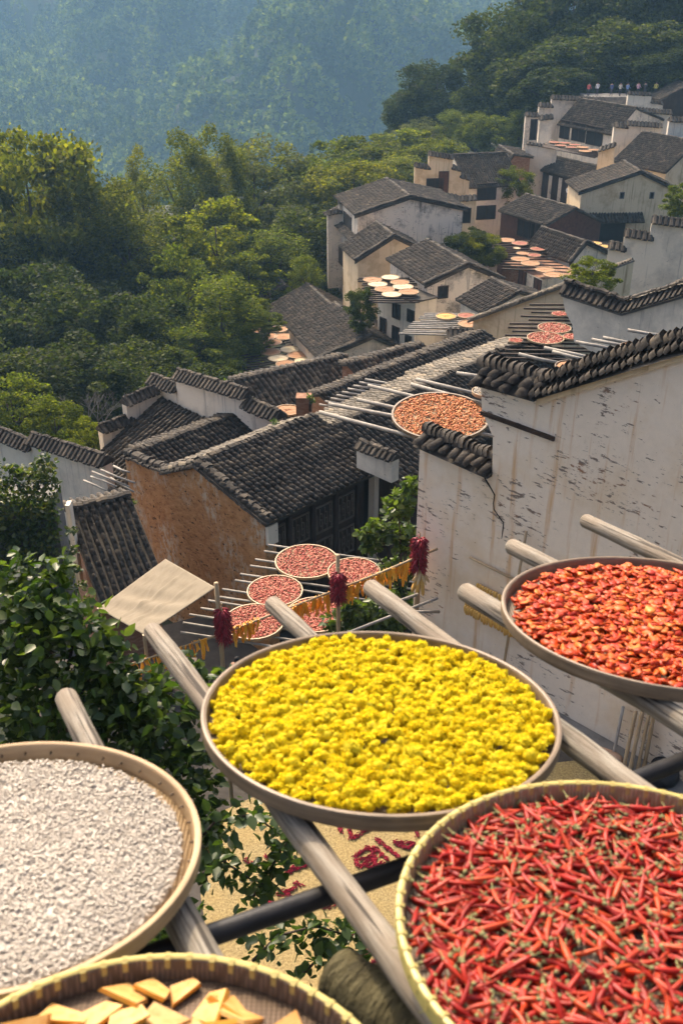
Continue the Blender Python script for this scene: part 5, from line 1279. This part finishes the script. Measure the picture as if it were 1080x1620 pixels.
for i, (x, y, Y, r, n, lab) in enumerate(((383, 790, 23, .0, 0, ''), (160, 795, 26, .22, 120, 'bright green weeds growing beside the low earth wall'), (205, 790, 26, .1, 30, 'small weeds at the step of the earth wall'), (352, 606, 36, .2, 90, 'bright weed tuft sprouting on the stepped parapet'), (226, 616, 37, .16, 50, 'small weed tuft on the upper stepped coping'), (85, 800, 27, .3, 90, 'thin shrub in front of the long white wall'), (490, 628, 33, .12, 40, 'weed tuft on the brick chimney stub'), (436, 668, 30, .12, 40, 'weed tuft on the ridge of the earth-walled house'))):
    if n: shrub([(x, y, 0, r, n), (x + 6, y + 6, 0, r * .7, n // 2)], Y, .11, lab, 60 + i, (x, y + 22), LEAF_B, 'weed_tuft', 'plant')

# ================================================================ lane and people
b = MB(); b.poly([A3(x, y, -18.6) for x, y in ((-8, 13.6), (3, 13.6), (3, 21), (-3, 27), (-9, 24))], A3(0, 0, -3)); tag(b.build('lane', MT['paving']), kind='structure')
def clothmat(name, shirt, trousers, hair=(.012, .01, .009), skin=(.36, .21, .14)):
    m, nt, bs = newmat(name); bs.inputs['Roughness'].default_value = .8
    tc_ = nt.nodes.new('ShaderNodeTexCoord'); sx = nt.nodes.new('ShaderNodeSeparateXYZ'); nt.links.new(tc_.outputs['Object'], sx.inputs[0])
    r = nt.nodes.new('ShaderNodeValToRGB'); r.color_ramp.interpolation = 'CONSTANT'; e = r.color_ramp.elements
    for _ in range(3): e.new(.5)
    for i, (p, c) in enumerate(((0, (.02, .02, .02)), (.04, trousers), (.50, shirt), (.79, skin), (.88, hair))): e[i].position = p; e[i].color = c + (1,)
    dv = nt.nodes.new('ShaderNodeMath'); dv.operation = 'DIVIDE'; nt.links.new(sx.outputs[2], dv.inputs[0]); dv.inputs[1].default_value = 1.75
    nt.links.new(dv.outputs[0], r.inputs[0]); nt.links.new(r.outputs[0], bs.inputs['Base Color']); return m
def person(loc, rz, mat, label, group=None, stride=.1, hs=1.0):
    J = {'pel': (0, 0, .95), 'wst': (0, 0, 1.1), 'chs': (0, -.01, 1.3), 'nek': (0, 0, 1.45), 'hd0': (0, -.015, 1.53), 'hd1': (0, -.02, 1.62), 'hd2': (0, -.01, 1.70)}
    rad = {'pel': (.15, .11), 'wst': (.13, .095), 'chs': (.155, .105), 'nek': (.055, .055), 'hd0': (.068, .075), 'hd1': (.082, .098), 'hd2': (.055, .07)}
    E_ = [('pel', 'wst'), ('wst', 'chs'), ('chs', 'nek'), ('nek', 'hd0'), ('hd0', 'hd1'), ('hd1', 'hd2')]
    for sgn, q in ((1, 'r'), (-1, 'l')):
        st = stride * sgn
        for k, p, r in (('sh', (.19, 0, 1.39), (.06, .06)), ('el', (.25, .03, 1.12), (.043, .043)), ('wr', (.23, -.12 - .1 * (sgn > 0), .93 + .1 * (sgn > 0)), (.03, .03)), ('hn', (.22, -.17 - .12 * (sgn > 0), .86 + .12 * (sgn > 0)), (.035, .022)),
                        ('hp', (.09, 0, .88), (.09, .09)), ('kn', (.10, -.03 - st, .49), (.06, .06)), ('an', (.10, .02 + st, .09), (.042, .042)), ('ft', (.11, -.16 + st, .035), (.042, .03))):
            J[k + q] = (p[0] * sgn, p[1], p[2]); rad[k + q] = r
        E_ += [('chs', 'sh' + q), ('sh' + q, 'el' + q), ('el' + q, 'wr' + q), ('wr' + q, 'hn' + q), ('pel', 'hp' + q), ('hp' + q, 'kn' + q), ('kn' + q, 'an' + q), ('an' + q, 'ft' + q)]
    names = list(J); me = bpy.data.meshes.new('person'); me.from_pydata([tuple(c * hs for c in J[k]) for k in names], [(names.index(a), names.index(c)) for a, c in E_], [])
    o = link('person', me, None, tuple(loc)); o.rotation_euler = (0, 0, rz); me.materials.append(mat)
    sk = o.modifiers.new('skin', 'SKIN'); sk.use_smooth_shade = True
    for i, k in enumerate(names): me.skin_vertices[0].data[i].radius = rad[k]
    me.skin_vertices[0].data[0].use_root = True
    ss_ = o.modifiers.new('sub', 'SUBSURF'); ss_.levels = 1; ss_.render_levels = 1
    return tag(o, label, 'person', group)
pp = onz(374, 1043, -18.6 + 1.62); person((pp[0], pp[1], -18.6), 2.4, clothmat('green_shirt', (.22, .34, .16), (.03, .035, .05)), 'person in a pale green top standing in the lane beside the awning post')
pp = P(898, 300, 111.5); person((pp[0], pp[1], pp[2] - 1.2), .6, clothmat('white_shirt', (.6, .62, .66), (.05, .07, .12)), 'person in a white top on the railed balcony')
cols = [((.5, .1, .1), 'red'), ((.6, .6, .6), 'white'), ((.08, .1, .2), 'navy'), ((.55, .5, .4), 'beige'), ((.2, .3, .5), 'blue'), ((.5, .3, .35), 'pink'), ((.05, .05, .05), 'black'), ((.5, .45, .1), 'yellow')]
b = MB(); t0_, t1_ = P(925, 152, 141), P(1045, 150, 141)
b.box(A3(t0_[0], 140, t0_[2] - 6), A3(t1_[0] - t0_[0], 0, 0), A3(0, 4, 0), ZU * 6); tag(b.build('viewing_terrace', MT['stone']), kind='structure')
for i, (c_, nm) in enumerate(cols):
    x = t0_[0] + (t1_[0] - t0_[0]) * (i + .5 + random.uniform(-.25, .25)) / 8
    person((x, 140.8 + random.uniform(0, .8), t0_[2]), random.uniform(-.8, .8), clothmat('clothes_' + nm, c_, (.04, .045, .06)), 'tiny distant visitor in ' + nm + ' on the viewing terrace under the hill trees', 'visitors on the viewing terrace')

# ================================================================ the near rack
NP = unit(A3(.02694317, .18537497, .98229842)); CYL = A3(.13265, 2.62141, -2.24694)
PA, PB, _ = basis(NP)
def onrack(x, y, off): return onpl(x, y, CYL - NP * off, NP)
MROT = Matrix(((PA[0], PB[0], NP[0]), (PA[1], PB[1], NP[1]), (PA[2], PB[2], NP[2])))
QROT = MROT.to_quaternion()
def pole(a, c, r0, r1, mat, name, label, cat, group=None, seed=0, knots=True):
    rs = random.Random(seed); d = unit(c - a); L = np.linalg.norm(c - a); n = 16; b = MB()
    pts = []; rad = []
    for i in range(n + 1):
        t = i / n; pts.append(A3(.012 * math.sin(t * 5 + seed), .012 * math.cos(t * 4 + seed * 2), t * L)); rad.append((r0 + (r1 - r0) * t) * (1 + (rs.uniform(-.06, .07) if knots else 0)))
    pts = [pts[0] + A3(0, 0, .0)] + pts; rad = [rad[0] * .86] + rad; pts[1] = pts[1] + A3(0, 0, .012)
    b.tube(pts, rad, 18)
    o = link(name, b.mesh(name, mat, True)); z = d; x = unit(np.cross(A3(0, 0, 1), z)); y = np.cross(z, x)
    o.rotation_mode = 'QUATERNION'; o.rotation_quaternion = Matrix(((x[0], y[0], z[0]), (x[1], y[1], z[1]), (x[2], y[2], z[2]))).to_quaternion(); o.location = tuple(a)
    return tag(o, label, cat, group)
OFF = .112
VPD = unit(ray(-333, 240)); VPD = unit(VPD - NP * np.dot(VPD, NP))
for i, (x, y, r, lab) in enumerate(((236, 996, .040, 'weathered grey log pole running under the left part of the yellow tray'), (426, 953, .037, 'weathered grey log pole hidden under the middle of the yellow tray'), (584, 932, .042, 'weathered grey log pole running under the right part of the yellow tray'),
                                    (108, 1100, .042, 'weathered grey log pole running under the white tray'), (737, 931, .044, 'cracked log pole running under the left part of the orange tray'), (808, 866, .041, 'dark-ended log pole poking out behind the orange tray'), (922, 824, .042, 'pale log pole running past the far edge of the orange tray'))):
    a = onrack(x, y, OFF); e = a - VPD * (3.4 if i < 4 else 3.2)
    t = max(0., (.02 - e[1]) / (VPD[1])); e = e + VPD * t
    pole(a, e, r, r * 1.12, MT['pole'], 'log_pole', lab, 'pole', None, i + 1)
a, e = onrack(200, 1532, OFF + .085), onrack(1150, 1178, OFF + .085)
pole(a, e, .03, .03, MT['iron'], 'crossbar', 'black crossbar pipe carrying the grey log poles', 'pipe', None, 3, False)
a, e = onrack(528, 1545, OFF + .17), onrack(800, 1718, OFF + .17)
lg = pole(a, e, .075, .08, MT['log'], 'mossy_log', 'thick olive-brown mossy log under the rim of the red chilli tray', 'log', None, 9)

RIMSEG = 128
BIND_ME = None
def near_tray(C, rad, rim, weave_, label, bind=None, nb=64, depth=.056, inner=None):
    root = empty('bamboo_tray', C, label, 'tray'); root.rotation_mode = 'QUATERNION'; root.rotation_quaternion = QROT
    X, Yv, Z, O = A3(1, 0, 0), A3(0, 1, 0), A3(0, 0, 1), A3(0, 0, 0)
    b = MB(); lathe(b, X, Yv, Z, O, [(.001, -depth), (rad * .5, -depth - .004), (rad - .022, -depth + .002), (rad - .020, -depth + .010), (rad * .5, -depth + .004), (.001, -depth + .006)], 96)
    link('base', b.mesh('base', MT[weave_], True), root)
    b = MB(); lathe(b, X, Yv, Z, O, [(rad - .020, -depth), (rad - .007, -depth), (rad - .002, -.004), (rad - .003, 0), (rad - .012, .001), (rad - .014, -.004)], RIMSEG, closed=True)
    link('inner_hoop', b.mesh('inner_hoop', MT[inner or rim], False), root)
    b = MB(); lathe(b, X, Yv, Z, O, [(rad - .005, -.040), (rad + .004, -.040), (rad + .006, -.003), (rad + .004, .004), (rad - .004, .006), (rad - .010, .003)], RIMSEG, closed=True)
    link('outer_hoop', b.mesh('outer_hoop', MT[rim], False), root)
    if bind == 'nail':
        b = MB(); b.tube([(-.026, 0, -.024), (-.0145, 0, -.022)], [.0028, .004], 6); me = b.mesh('nail', MT['binding_dark'])
        for k in range(nb):
            an = 2 * math.pi * (k + random.uniform(-.15, .15)) / nb; o = link('nail', me, root); o.location = (rad * math.cos(an), rad * math.sin(an), 0); o.rotation_euler = (0, 0, an)
    elif bind:
        b = MB(); w = .006
        b.add([(-.016, -w, -.022), (-.0165, -w, .004), (-.006, -w, .0085), (.005, -w, .006), (.0075, -w, -.022), (-.016, w, -.022), (-.0165, w, .004), (-.006, w, .0085), (.005, w, .006), (.0075, w, -.022)],
              [(k, k + 1, k + 6, k + 5) for k in range(4)] + [(4, 3, 2, 1, 0), (5, 6, 7, 8, 9)])
        me = b.mesh('binding', MT[bind])
        for k in range(nb):
            an = 2 * math.pi * (k + random.uniform(-.1, .1)) / nb; o = link('binding', me, root); o.location = (rad * math.cos(an), rad * math.sin(an), 0); o.rotation_euler = (0, 0, an)
    return root
TR = {'yellow': (CYL, .60), 'orange': (A3(1.34466684, 3.43951245, -2.43456811), .662), 'chilli': (A3(.73875655, 1.6280479, -2.07609729) * .972, .601 * .972), 'white': (A3(-.89747976, 1.86497431, -2.07592915), .5158), 'pumpkin': (A3(-.36756108, .97970517, -1.92340009) * .982, .529 * .982)}
near_tray(*TR['yellow'], 'rim_brown', 'weave_grey', 'brown-rimmed bamboo tray heaped with yellow chrysanthemum heads')
near_tray(*TR['orange'], 'rim_brown', 'weave_grey', 'brown-rimmed bamboo tray filled with chopped orange-red peppers')
near_tray(*TR['chilli'], 'rim_yellow', 'weave_grey', 'yellow-rimmed bamboo tray of whole red chillies', 'binding', 74, inner='weave_tan')
near_tray(*TR['white'], 'rim_tan', 'weave_tan', 'tan-rimmed bamboo tray filled with white slivers', 'nail', 40)
near_tray(*TR['pumpkin'], 'rim_yellow', 'weave_brown', 'yellow-rimmed dark woven tray with orange pumpkin pieces', 'binding', 66, inner='weave_brown')
def loc2w(C, p): return C + PA * p[0] + PB * p[1] + NP * p[2]
def hexpts(rad, sp, rs, jit=.3):
    out = []; n = int(rad / sp) + 2
    for i in range(-n, n + 1):
        for j in range(-n, n + 1):
            x = (i + .5 * (j & 1)) * sp + rs.normal(0, sp * jit * .5); y = j * sp * .866 + rs.normal(0, sp * jit * .5)
            if math.hypot(x, y) < rad: out.append((x, y))
    return out
# --- yellow chrysanthemum heads
import bmesh
def flower(seed, sub):
    """fluffy head: small core and a mop of curled petals, all triangles"""
    r = np.random.default_rng(seed); bm = bmesh.new(); bmesh.ops.create_icosphere(bm, subdivisions=1, radius=.78)
    V = [np.array([v.co[:] for v in bm.verts]) * A3(1, 1, .8)]; Fq = [np.array([[v.index for v in f.verts] for f in bm.faces])]; n = len(V[0]); bm.free()
    for _ in range(sub):
        d = r.normal(size=3); d[2] = abs(d[2]) - .25; d = unit(d); t = unit(np.cross(d, r.normal(size=3))); u = np.cross(d, t)
        w = r.uniform(.13, .22); l = r.uniform(.8, 1.12); c = u * r.uniform(-.25, .25)
        V.append(np.array([d * .4 - t * w * .6, d * .4 + t * w * .6, d * l * .85 + c * .6 + t * w, d * l * .85 + c * .6 - t * w, d * l + c * 1.3]) * A3(1, 1, .8)); Fq.append(np.array([(0, 1, 2), (0, 2, 3), (3, 2, 4)]) + n); n += 5
    return np.concatenate(V), np.concatenate(Fq)
FL = [flower(k, 90) for k in range(5)]; FLm = [idxmesh('flower_head', v * .024, f, MT['petal_o'], False) for v, f in FL]
FL2 = [flower(k + 9, 46) for k in range(5)]
rs = np.random.default_rng(3); C, rd = TR['yellow']
hp = hexpts(.555, .036, rs, .4); rs.shuffle(hp); rest_hp = hp[300:]; hp = hp[:300]
for x, y in hp:
    o = link('flower_head', FLm[rs.integers(4)]); s = rs.uniform(.8, 1.25); o.scale = (s, s, s * rs.uniform(.8, 1.1)); o.rotation_mode = 'QUATERNION'
    o.rotation_quaternion = QROT @ Matrix.Rotation(rs.uniform(0, 6.28), 3, 'Z').to_quaternion() @ Matrix.Rotation(rs.uniform(-.5, .5), 3, 'X').to_quaternion()
    hgt = -.012 + rs.normal(0, .008) + .018 * (1 - (math.hypot(x, y) / .56) ** 2) + .008 * math.sin(x * 13) * math.sin(y * 11)
    o.location = tuple(loc2w(C, (x, y, hgt))); tag(o, 'fluffy yellow flower head in the heap on the brown-rimmed tray', 'flower', 'yellow flower heads in the tray')
Vs, Fs, n0 = [], [], 0
for x, y, zz in [(x, y, .006) for x, y in rest_hp] + [(x, y, -.014) for x, y in hexpts(.575, .034, rs, .6)]:
    v, f = FL2[rs.integers(4)]; s = .021 * rs.uniform(.75, 1.25); Rm = rand_rots(1, rs)[0]
    w = (v * s) @ Rm.T + A3(x, y, zz - .012 + rs.normal(0, .006) + .012 * (1 - (math.hypot(x, y) / .56) ** 2)); Vs.append(w); Fs.append(f + n0); n0 += len(v)
o = link('loose_flower_heads', idxmesh('loose_flower_heads', np.concatenate(Vs), np.concatenate(Fs), MT['petal'], False)); o.location = tuple(C); o.rotation_mode = 'QUATERNION'; o.rotation_quaternion = QROT
tag(o, 'lower layer of yellow flower heads filling the brown-rimmed tray', 'flowers', kind='stuff')
# --- whole red chillies
def chilli_me(seed):
    rs = np.random.default_rng(seed); L = rs.uniform(.065, .10); pts, rad = chilli_mesh(rs, 6, L, rs.uniform(.0058, .0078), rs.uniform(.2, 1.3)); b = MB(); b.tube(pts, rad, 6)
    d = unit(pts[0] - pts[1]); b.tube([pts[0] + d * -.004, pts[0] + d * .004, pts[0] + d * .006 + A3(0, .001, 0), pts[0] + d * .024 + A3(0, .004, .003)], [.0062, .0058, .0018, .0014], 5, 1)
    return b
CHB = [chilli_me(k) for k in range(9)]; CHM = [b.mesh('red_chilli', [MT['chilli_o'], MT['stem']], True) for b in CHB]
C, rd = TR['chilli']; rs = np.random.default_rng(8)
def chilli_spot(zlo, zhi, rmax):
    r = rmax * math.sqrt(rs.random()); a = rs.uniform(0, 6.28)
    edge = max(0., 1 - (r / rmax) ** 4)
    return r * math.cos(a), r * math.sin(a), -.046 + zlo + (zhi - zlo) * rs.random() * (.35 + .65 * edge)
for i in range(300):
    x, y, z = chilli_spot(.022, .042, .535); me = CHM[rs.integers(9)]; L = .045
    q = QROT @ Matrix.Rotation(rs.uniform(0, 6.28), 3, 'Z').to_quaternion() @ Matrix.Rotation(rs.normal(0, .2), 3, 'Y').to_quaternion() @ Matrix.Rotation(rs.uniform(-.7, .7), 3, 'X').to_quaternion()
    o = link('red_chilli', me); o.rotation_mode = 'QUATERNION'; o.rotation_quaternion = q; v = q @ Vector((L, 0, 0)); o.location = tuple(loc2w(C, (x, y, z)) - np.array(v)); s = rs.uniform(.85, 1.15); o.scale = (s, s, s)
    tag(o, 'whole red chilli lying on top in the yellow-rimmed tray', 'chilli', 'red chillies in the tray')
bb_ = MB()
for i in range(2300):
    x, y, z = chilli_spot(.0, .028, .54); k = CHB[rs.integers(9)]
    q = (Matrix.Rotation(rs.uniform(0, 6.28), 3, 'Z') @ Matrix.Rotation(rs.normal(0, .2), 3, 'Y') @ Matrix.Rotation(rs.uniform(-.6, .6), 3, 'X'))
    qm = np.array(q); v = np.concatenate(k.v) - A3(.045, 0, 0); bb_.v.append(v @ qm.T + A3(x, y, z)); bb_.f += [tuple(t + bb_.n for t in f) for f in k.f]; bb_.m += k.m; bb_.n += len(v)
o = link('loose_chillies', bb_.mesh('loose_chillies', [MT['chilli'], MT['stem']], True)); o.location = tuple(C); o.rotation_mode = 'QUATERNION'; o.rotation_quaternion = QROT
tag(o, 'under layer of red chillies in the yellow-rimmed tray', 'chillies', kind='stuff')
# --- chopped orange-red peppers
def chip(seed):
    rs = np.random.default_rng(seed); b = MB(); n = 7; L = .021 * rs.uniform(.8, 1.3); w = .013 * rs.uniform(.8, 1.3); vs = []
    for i in range(n):
        a = 2 * math.pi * i / n; r = rs.uniform(.75, 1.15); x, y = L * r * math.cos(a), w * r * math.sin(a); z = 9 * x * x * rs.choice([1, 1.6]) + 14 * y * y + rs.normal(0, .001)
        vs.append((x, y, z)); 
    top = [(x, y, z + .004) for x, y, z in vs]
    b.add(vs + top + [(0, 0, .006), (0, 0, -.001)], [(n + i, n + (i + 1) % n, 2 * n) for i in range(n)] + [((i + 1) % n, i, 2 * n + 1) for i in range(n)] + [(i, (i + 1) % n, n + (i + 1) % n, n + i) for i in range(n)]); return b
CPB = [chip(k) for k in range(8)]; CPM = [b.mesh('pepper_piece', MT['flake_o'], True) for b in CPB]
C, rd = TR['orange']; rs = np.random.default_rng(12)
for i in range(300):
    r = .585 * math.sqrt(rs.random()); a = rs.uniform(math.pi * .55, math.pi * 1.95); x, y = r * math.cos(a), r * math.sin(a)
    o = link('pepper_piece', CPM[rs.integers(8)]); o.rotation_mode = 'QUATERNION'; o.rotation_quaternion = QROT @ Matrix.Rotation(rs.uniform(0, 6.28), 3, 'Z').to_quaternion() @ Matrix.Rotation(rs.normal(0, .5), 3, 'X').to_quaternion()
    o.location = tuple(loc2w(C, (x, y, -.02 + rs.uniform(0, .016)))); s = rs.uniform(.8, 1.35); o.scale = (s, s, s); tag(o, 'curled orange-red pepper piece on top in the far right tray', 'pepper piece', 'chopped pepper pieces')
bb_ = MB()
for i in range(3600):
    r = .607 * math.sqrt(rs.random()); a = rs.uniform(0, 6.28); x, y = r * math.cos(a), r * math.sin(a); k = CPB[rs.integers(8)]
    qm = np.array(Matrix.Rotation(rs.uniform(0, 6.28), 3, 'Z') @ Matrix.Rotation(rs.normal(0, .55), 3, 'X')); v = np.concatenate(k.v) * rs.uniform(.8, 1.35)
    bb_.v.append(v @ qm.T + A3(x, y, -.044 + rs.uniform(0, .026))); bb_.f += [tuple(t + bb_.n for t in f) for f in k.f]; bb_.m += k.m; bb_.n += len(v)
o = link('loose_pepper_pieces', bb_.mesh('loose_pepper_pieces', MT['flake'], True)); o.location = tuple(C); o.rotation_mode = 'QUATERNION'; o.rotation_quaternion = QROT
tag(o, 'under layer of chopped orange-red peppers in the brown-rimmed tray', 'peppers', kind='stuff')
# --- white slivers
C, rd = TR['white']; rs = np.random.default_rng(15)
me = flakes(21000, rs, .468, A3(0, 0, -.036), A3(1, 0, 0), A3(0, 1, 0), ZU, .0062, .010, MT['rice'], 'white_slivers')
o = link('white_slivers', me); o.rotation_mode = 'QUATERNION'; o.rotation_quaternion = QROT; o.location = tuple(loc2w(C, (0, 0, -.036))); tag(o, 'thousands of small white slivers drying in the tan-rimmed tray', 'white slivers', kind='stuff')
b = MB(); lathe(b, A3(1, 0, 0), A3(0, 1, 0), ZU, A3(0, 0, 0), [(.47, -.052), (.455, -.036), (.3, -.034), (.001, -.033)], 64)
o = link('sliver_bed', b.mesh('sliver_bed', MT['rice'], True)); o.rotation_mode = 'QUATERNION'; o.rotation_quaternion = QROT; o.location = tuple(C); tag(o, 'dense bed beneath the white slivers of the tan-rimmed tray', 'white slivers', kind='stuff')
# --- pumpkin pieces
def wedge(seed):
    rs = np.random.default_rng(seed); L = rs.uniform(.036, .054); w = rs.uniform(.022, .034); h = rs.uniform(.007, .011); k = rs.uniform(.1, .9); b = MB()
    bt = [(-L, -w, 0), (L, -w * k, .004), (L * rs.uniform(.7, 1), w * rs.uniform(.7, 1), 0), (-L * rs.uniform(.5, 1), w, 0)]; tp = [(x * .93 + rs.normal(0, .002), y * .9, z + h + rs.normal(0, .002)) for x, y, z in bt]
    b.add(bt + tp, [(4, 5, 6, 7), (3, 2, 1, 0), (1, 2, 6, 5), (2, 3, 7, 6), (3, 0, 4, 7)]); b.add([bt[0], bt[1], tp[1], tp[0]], [(0, 1, 2, 3)], 1); me = b.mesh('pumpkin_piece', [MT['flesh'], MT['skin']])
    return me
WM = [wedge(k) for k in range(9)]; C, rd = TR['pumpkin']; rs = np.random.default_rng(19); k = 0
for x, y in hexpts(.455, .072, rs, .5):
    if rs.random() < .1: continue
    o = link('pumpkin_piece', WM[rs.integers(9)]); o.rotation_mode = 'QUATERNION'; o.rotation_quaternion = QROT @ Matrix.Rotation(rs.uniform(0, 6.28), 3, 'Z').to_quaternion() @ Matrix.Rotation(rs.normal(0, .3), 3, 'X').to_quaternion()
    o.location = tuple(loc2w(C, (x, y, -.042 + rs.uniform(0, .008)))); s = rs.uniform(.9, 1.25); o.scale = (s, s, s); tag(o, 'cut orange pumpkin piece drying in the dark woven tray', 'pumpkin piece', 'pumpkin pieces in the tray')

# ================================================================ haze
m = bpy.data.materials.new('haze'); m.use_nodes = True; nt = m.node_tree
for n_ in list(nt.nodes):
    if n_.type == 'BSDF_PRINCIPLED': nt.nodes.remove(n_)
pv = nt.nodes.new('ShaderNodeVolumePrincipled'); pv.inputs['Density'].default_value = .00036; pv.inputs['Color'].default_value = (.38, .70, 1.0, 1); pv.inputs['Anisotropy'].default_value = 0.0
nt.links.new(pv.outputs[0], nt.nodes['Material Output'].inputs['Volume'])
b = MB(); b.box(A3(-560, -70, -215), A3(1120, 0, 0), A3(0, 1400, 0), ZU * 420); tag(b.build('haze', m), kind='stuff')
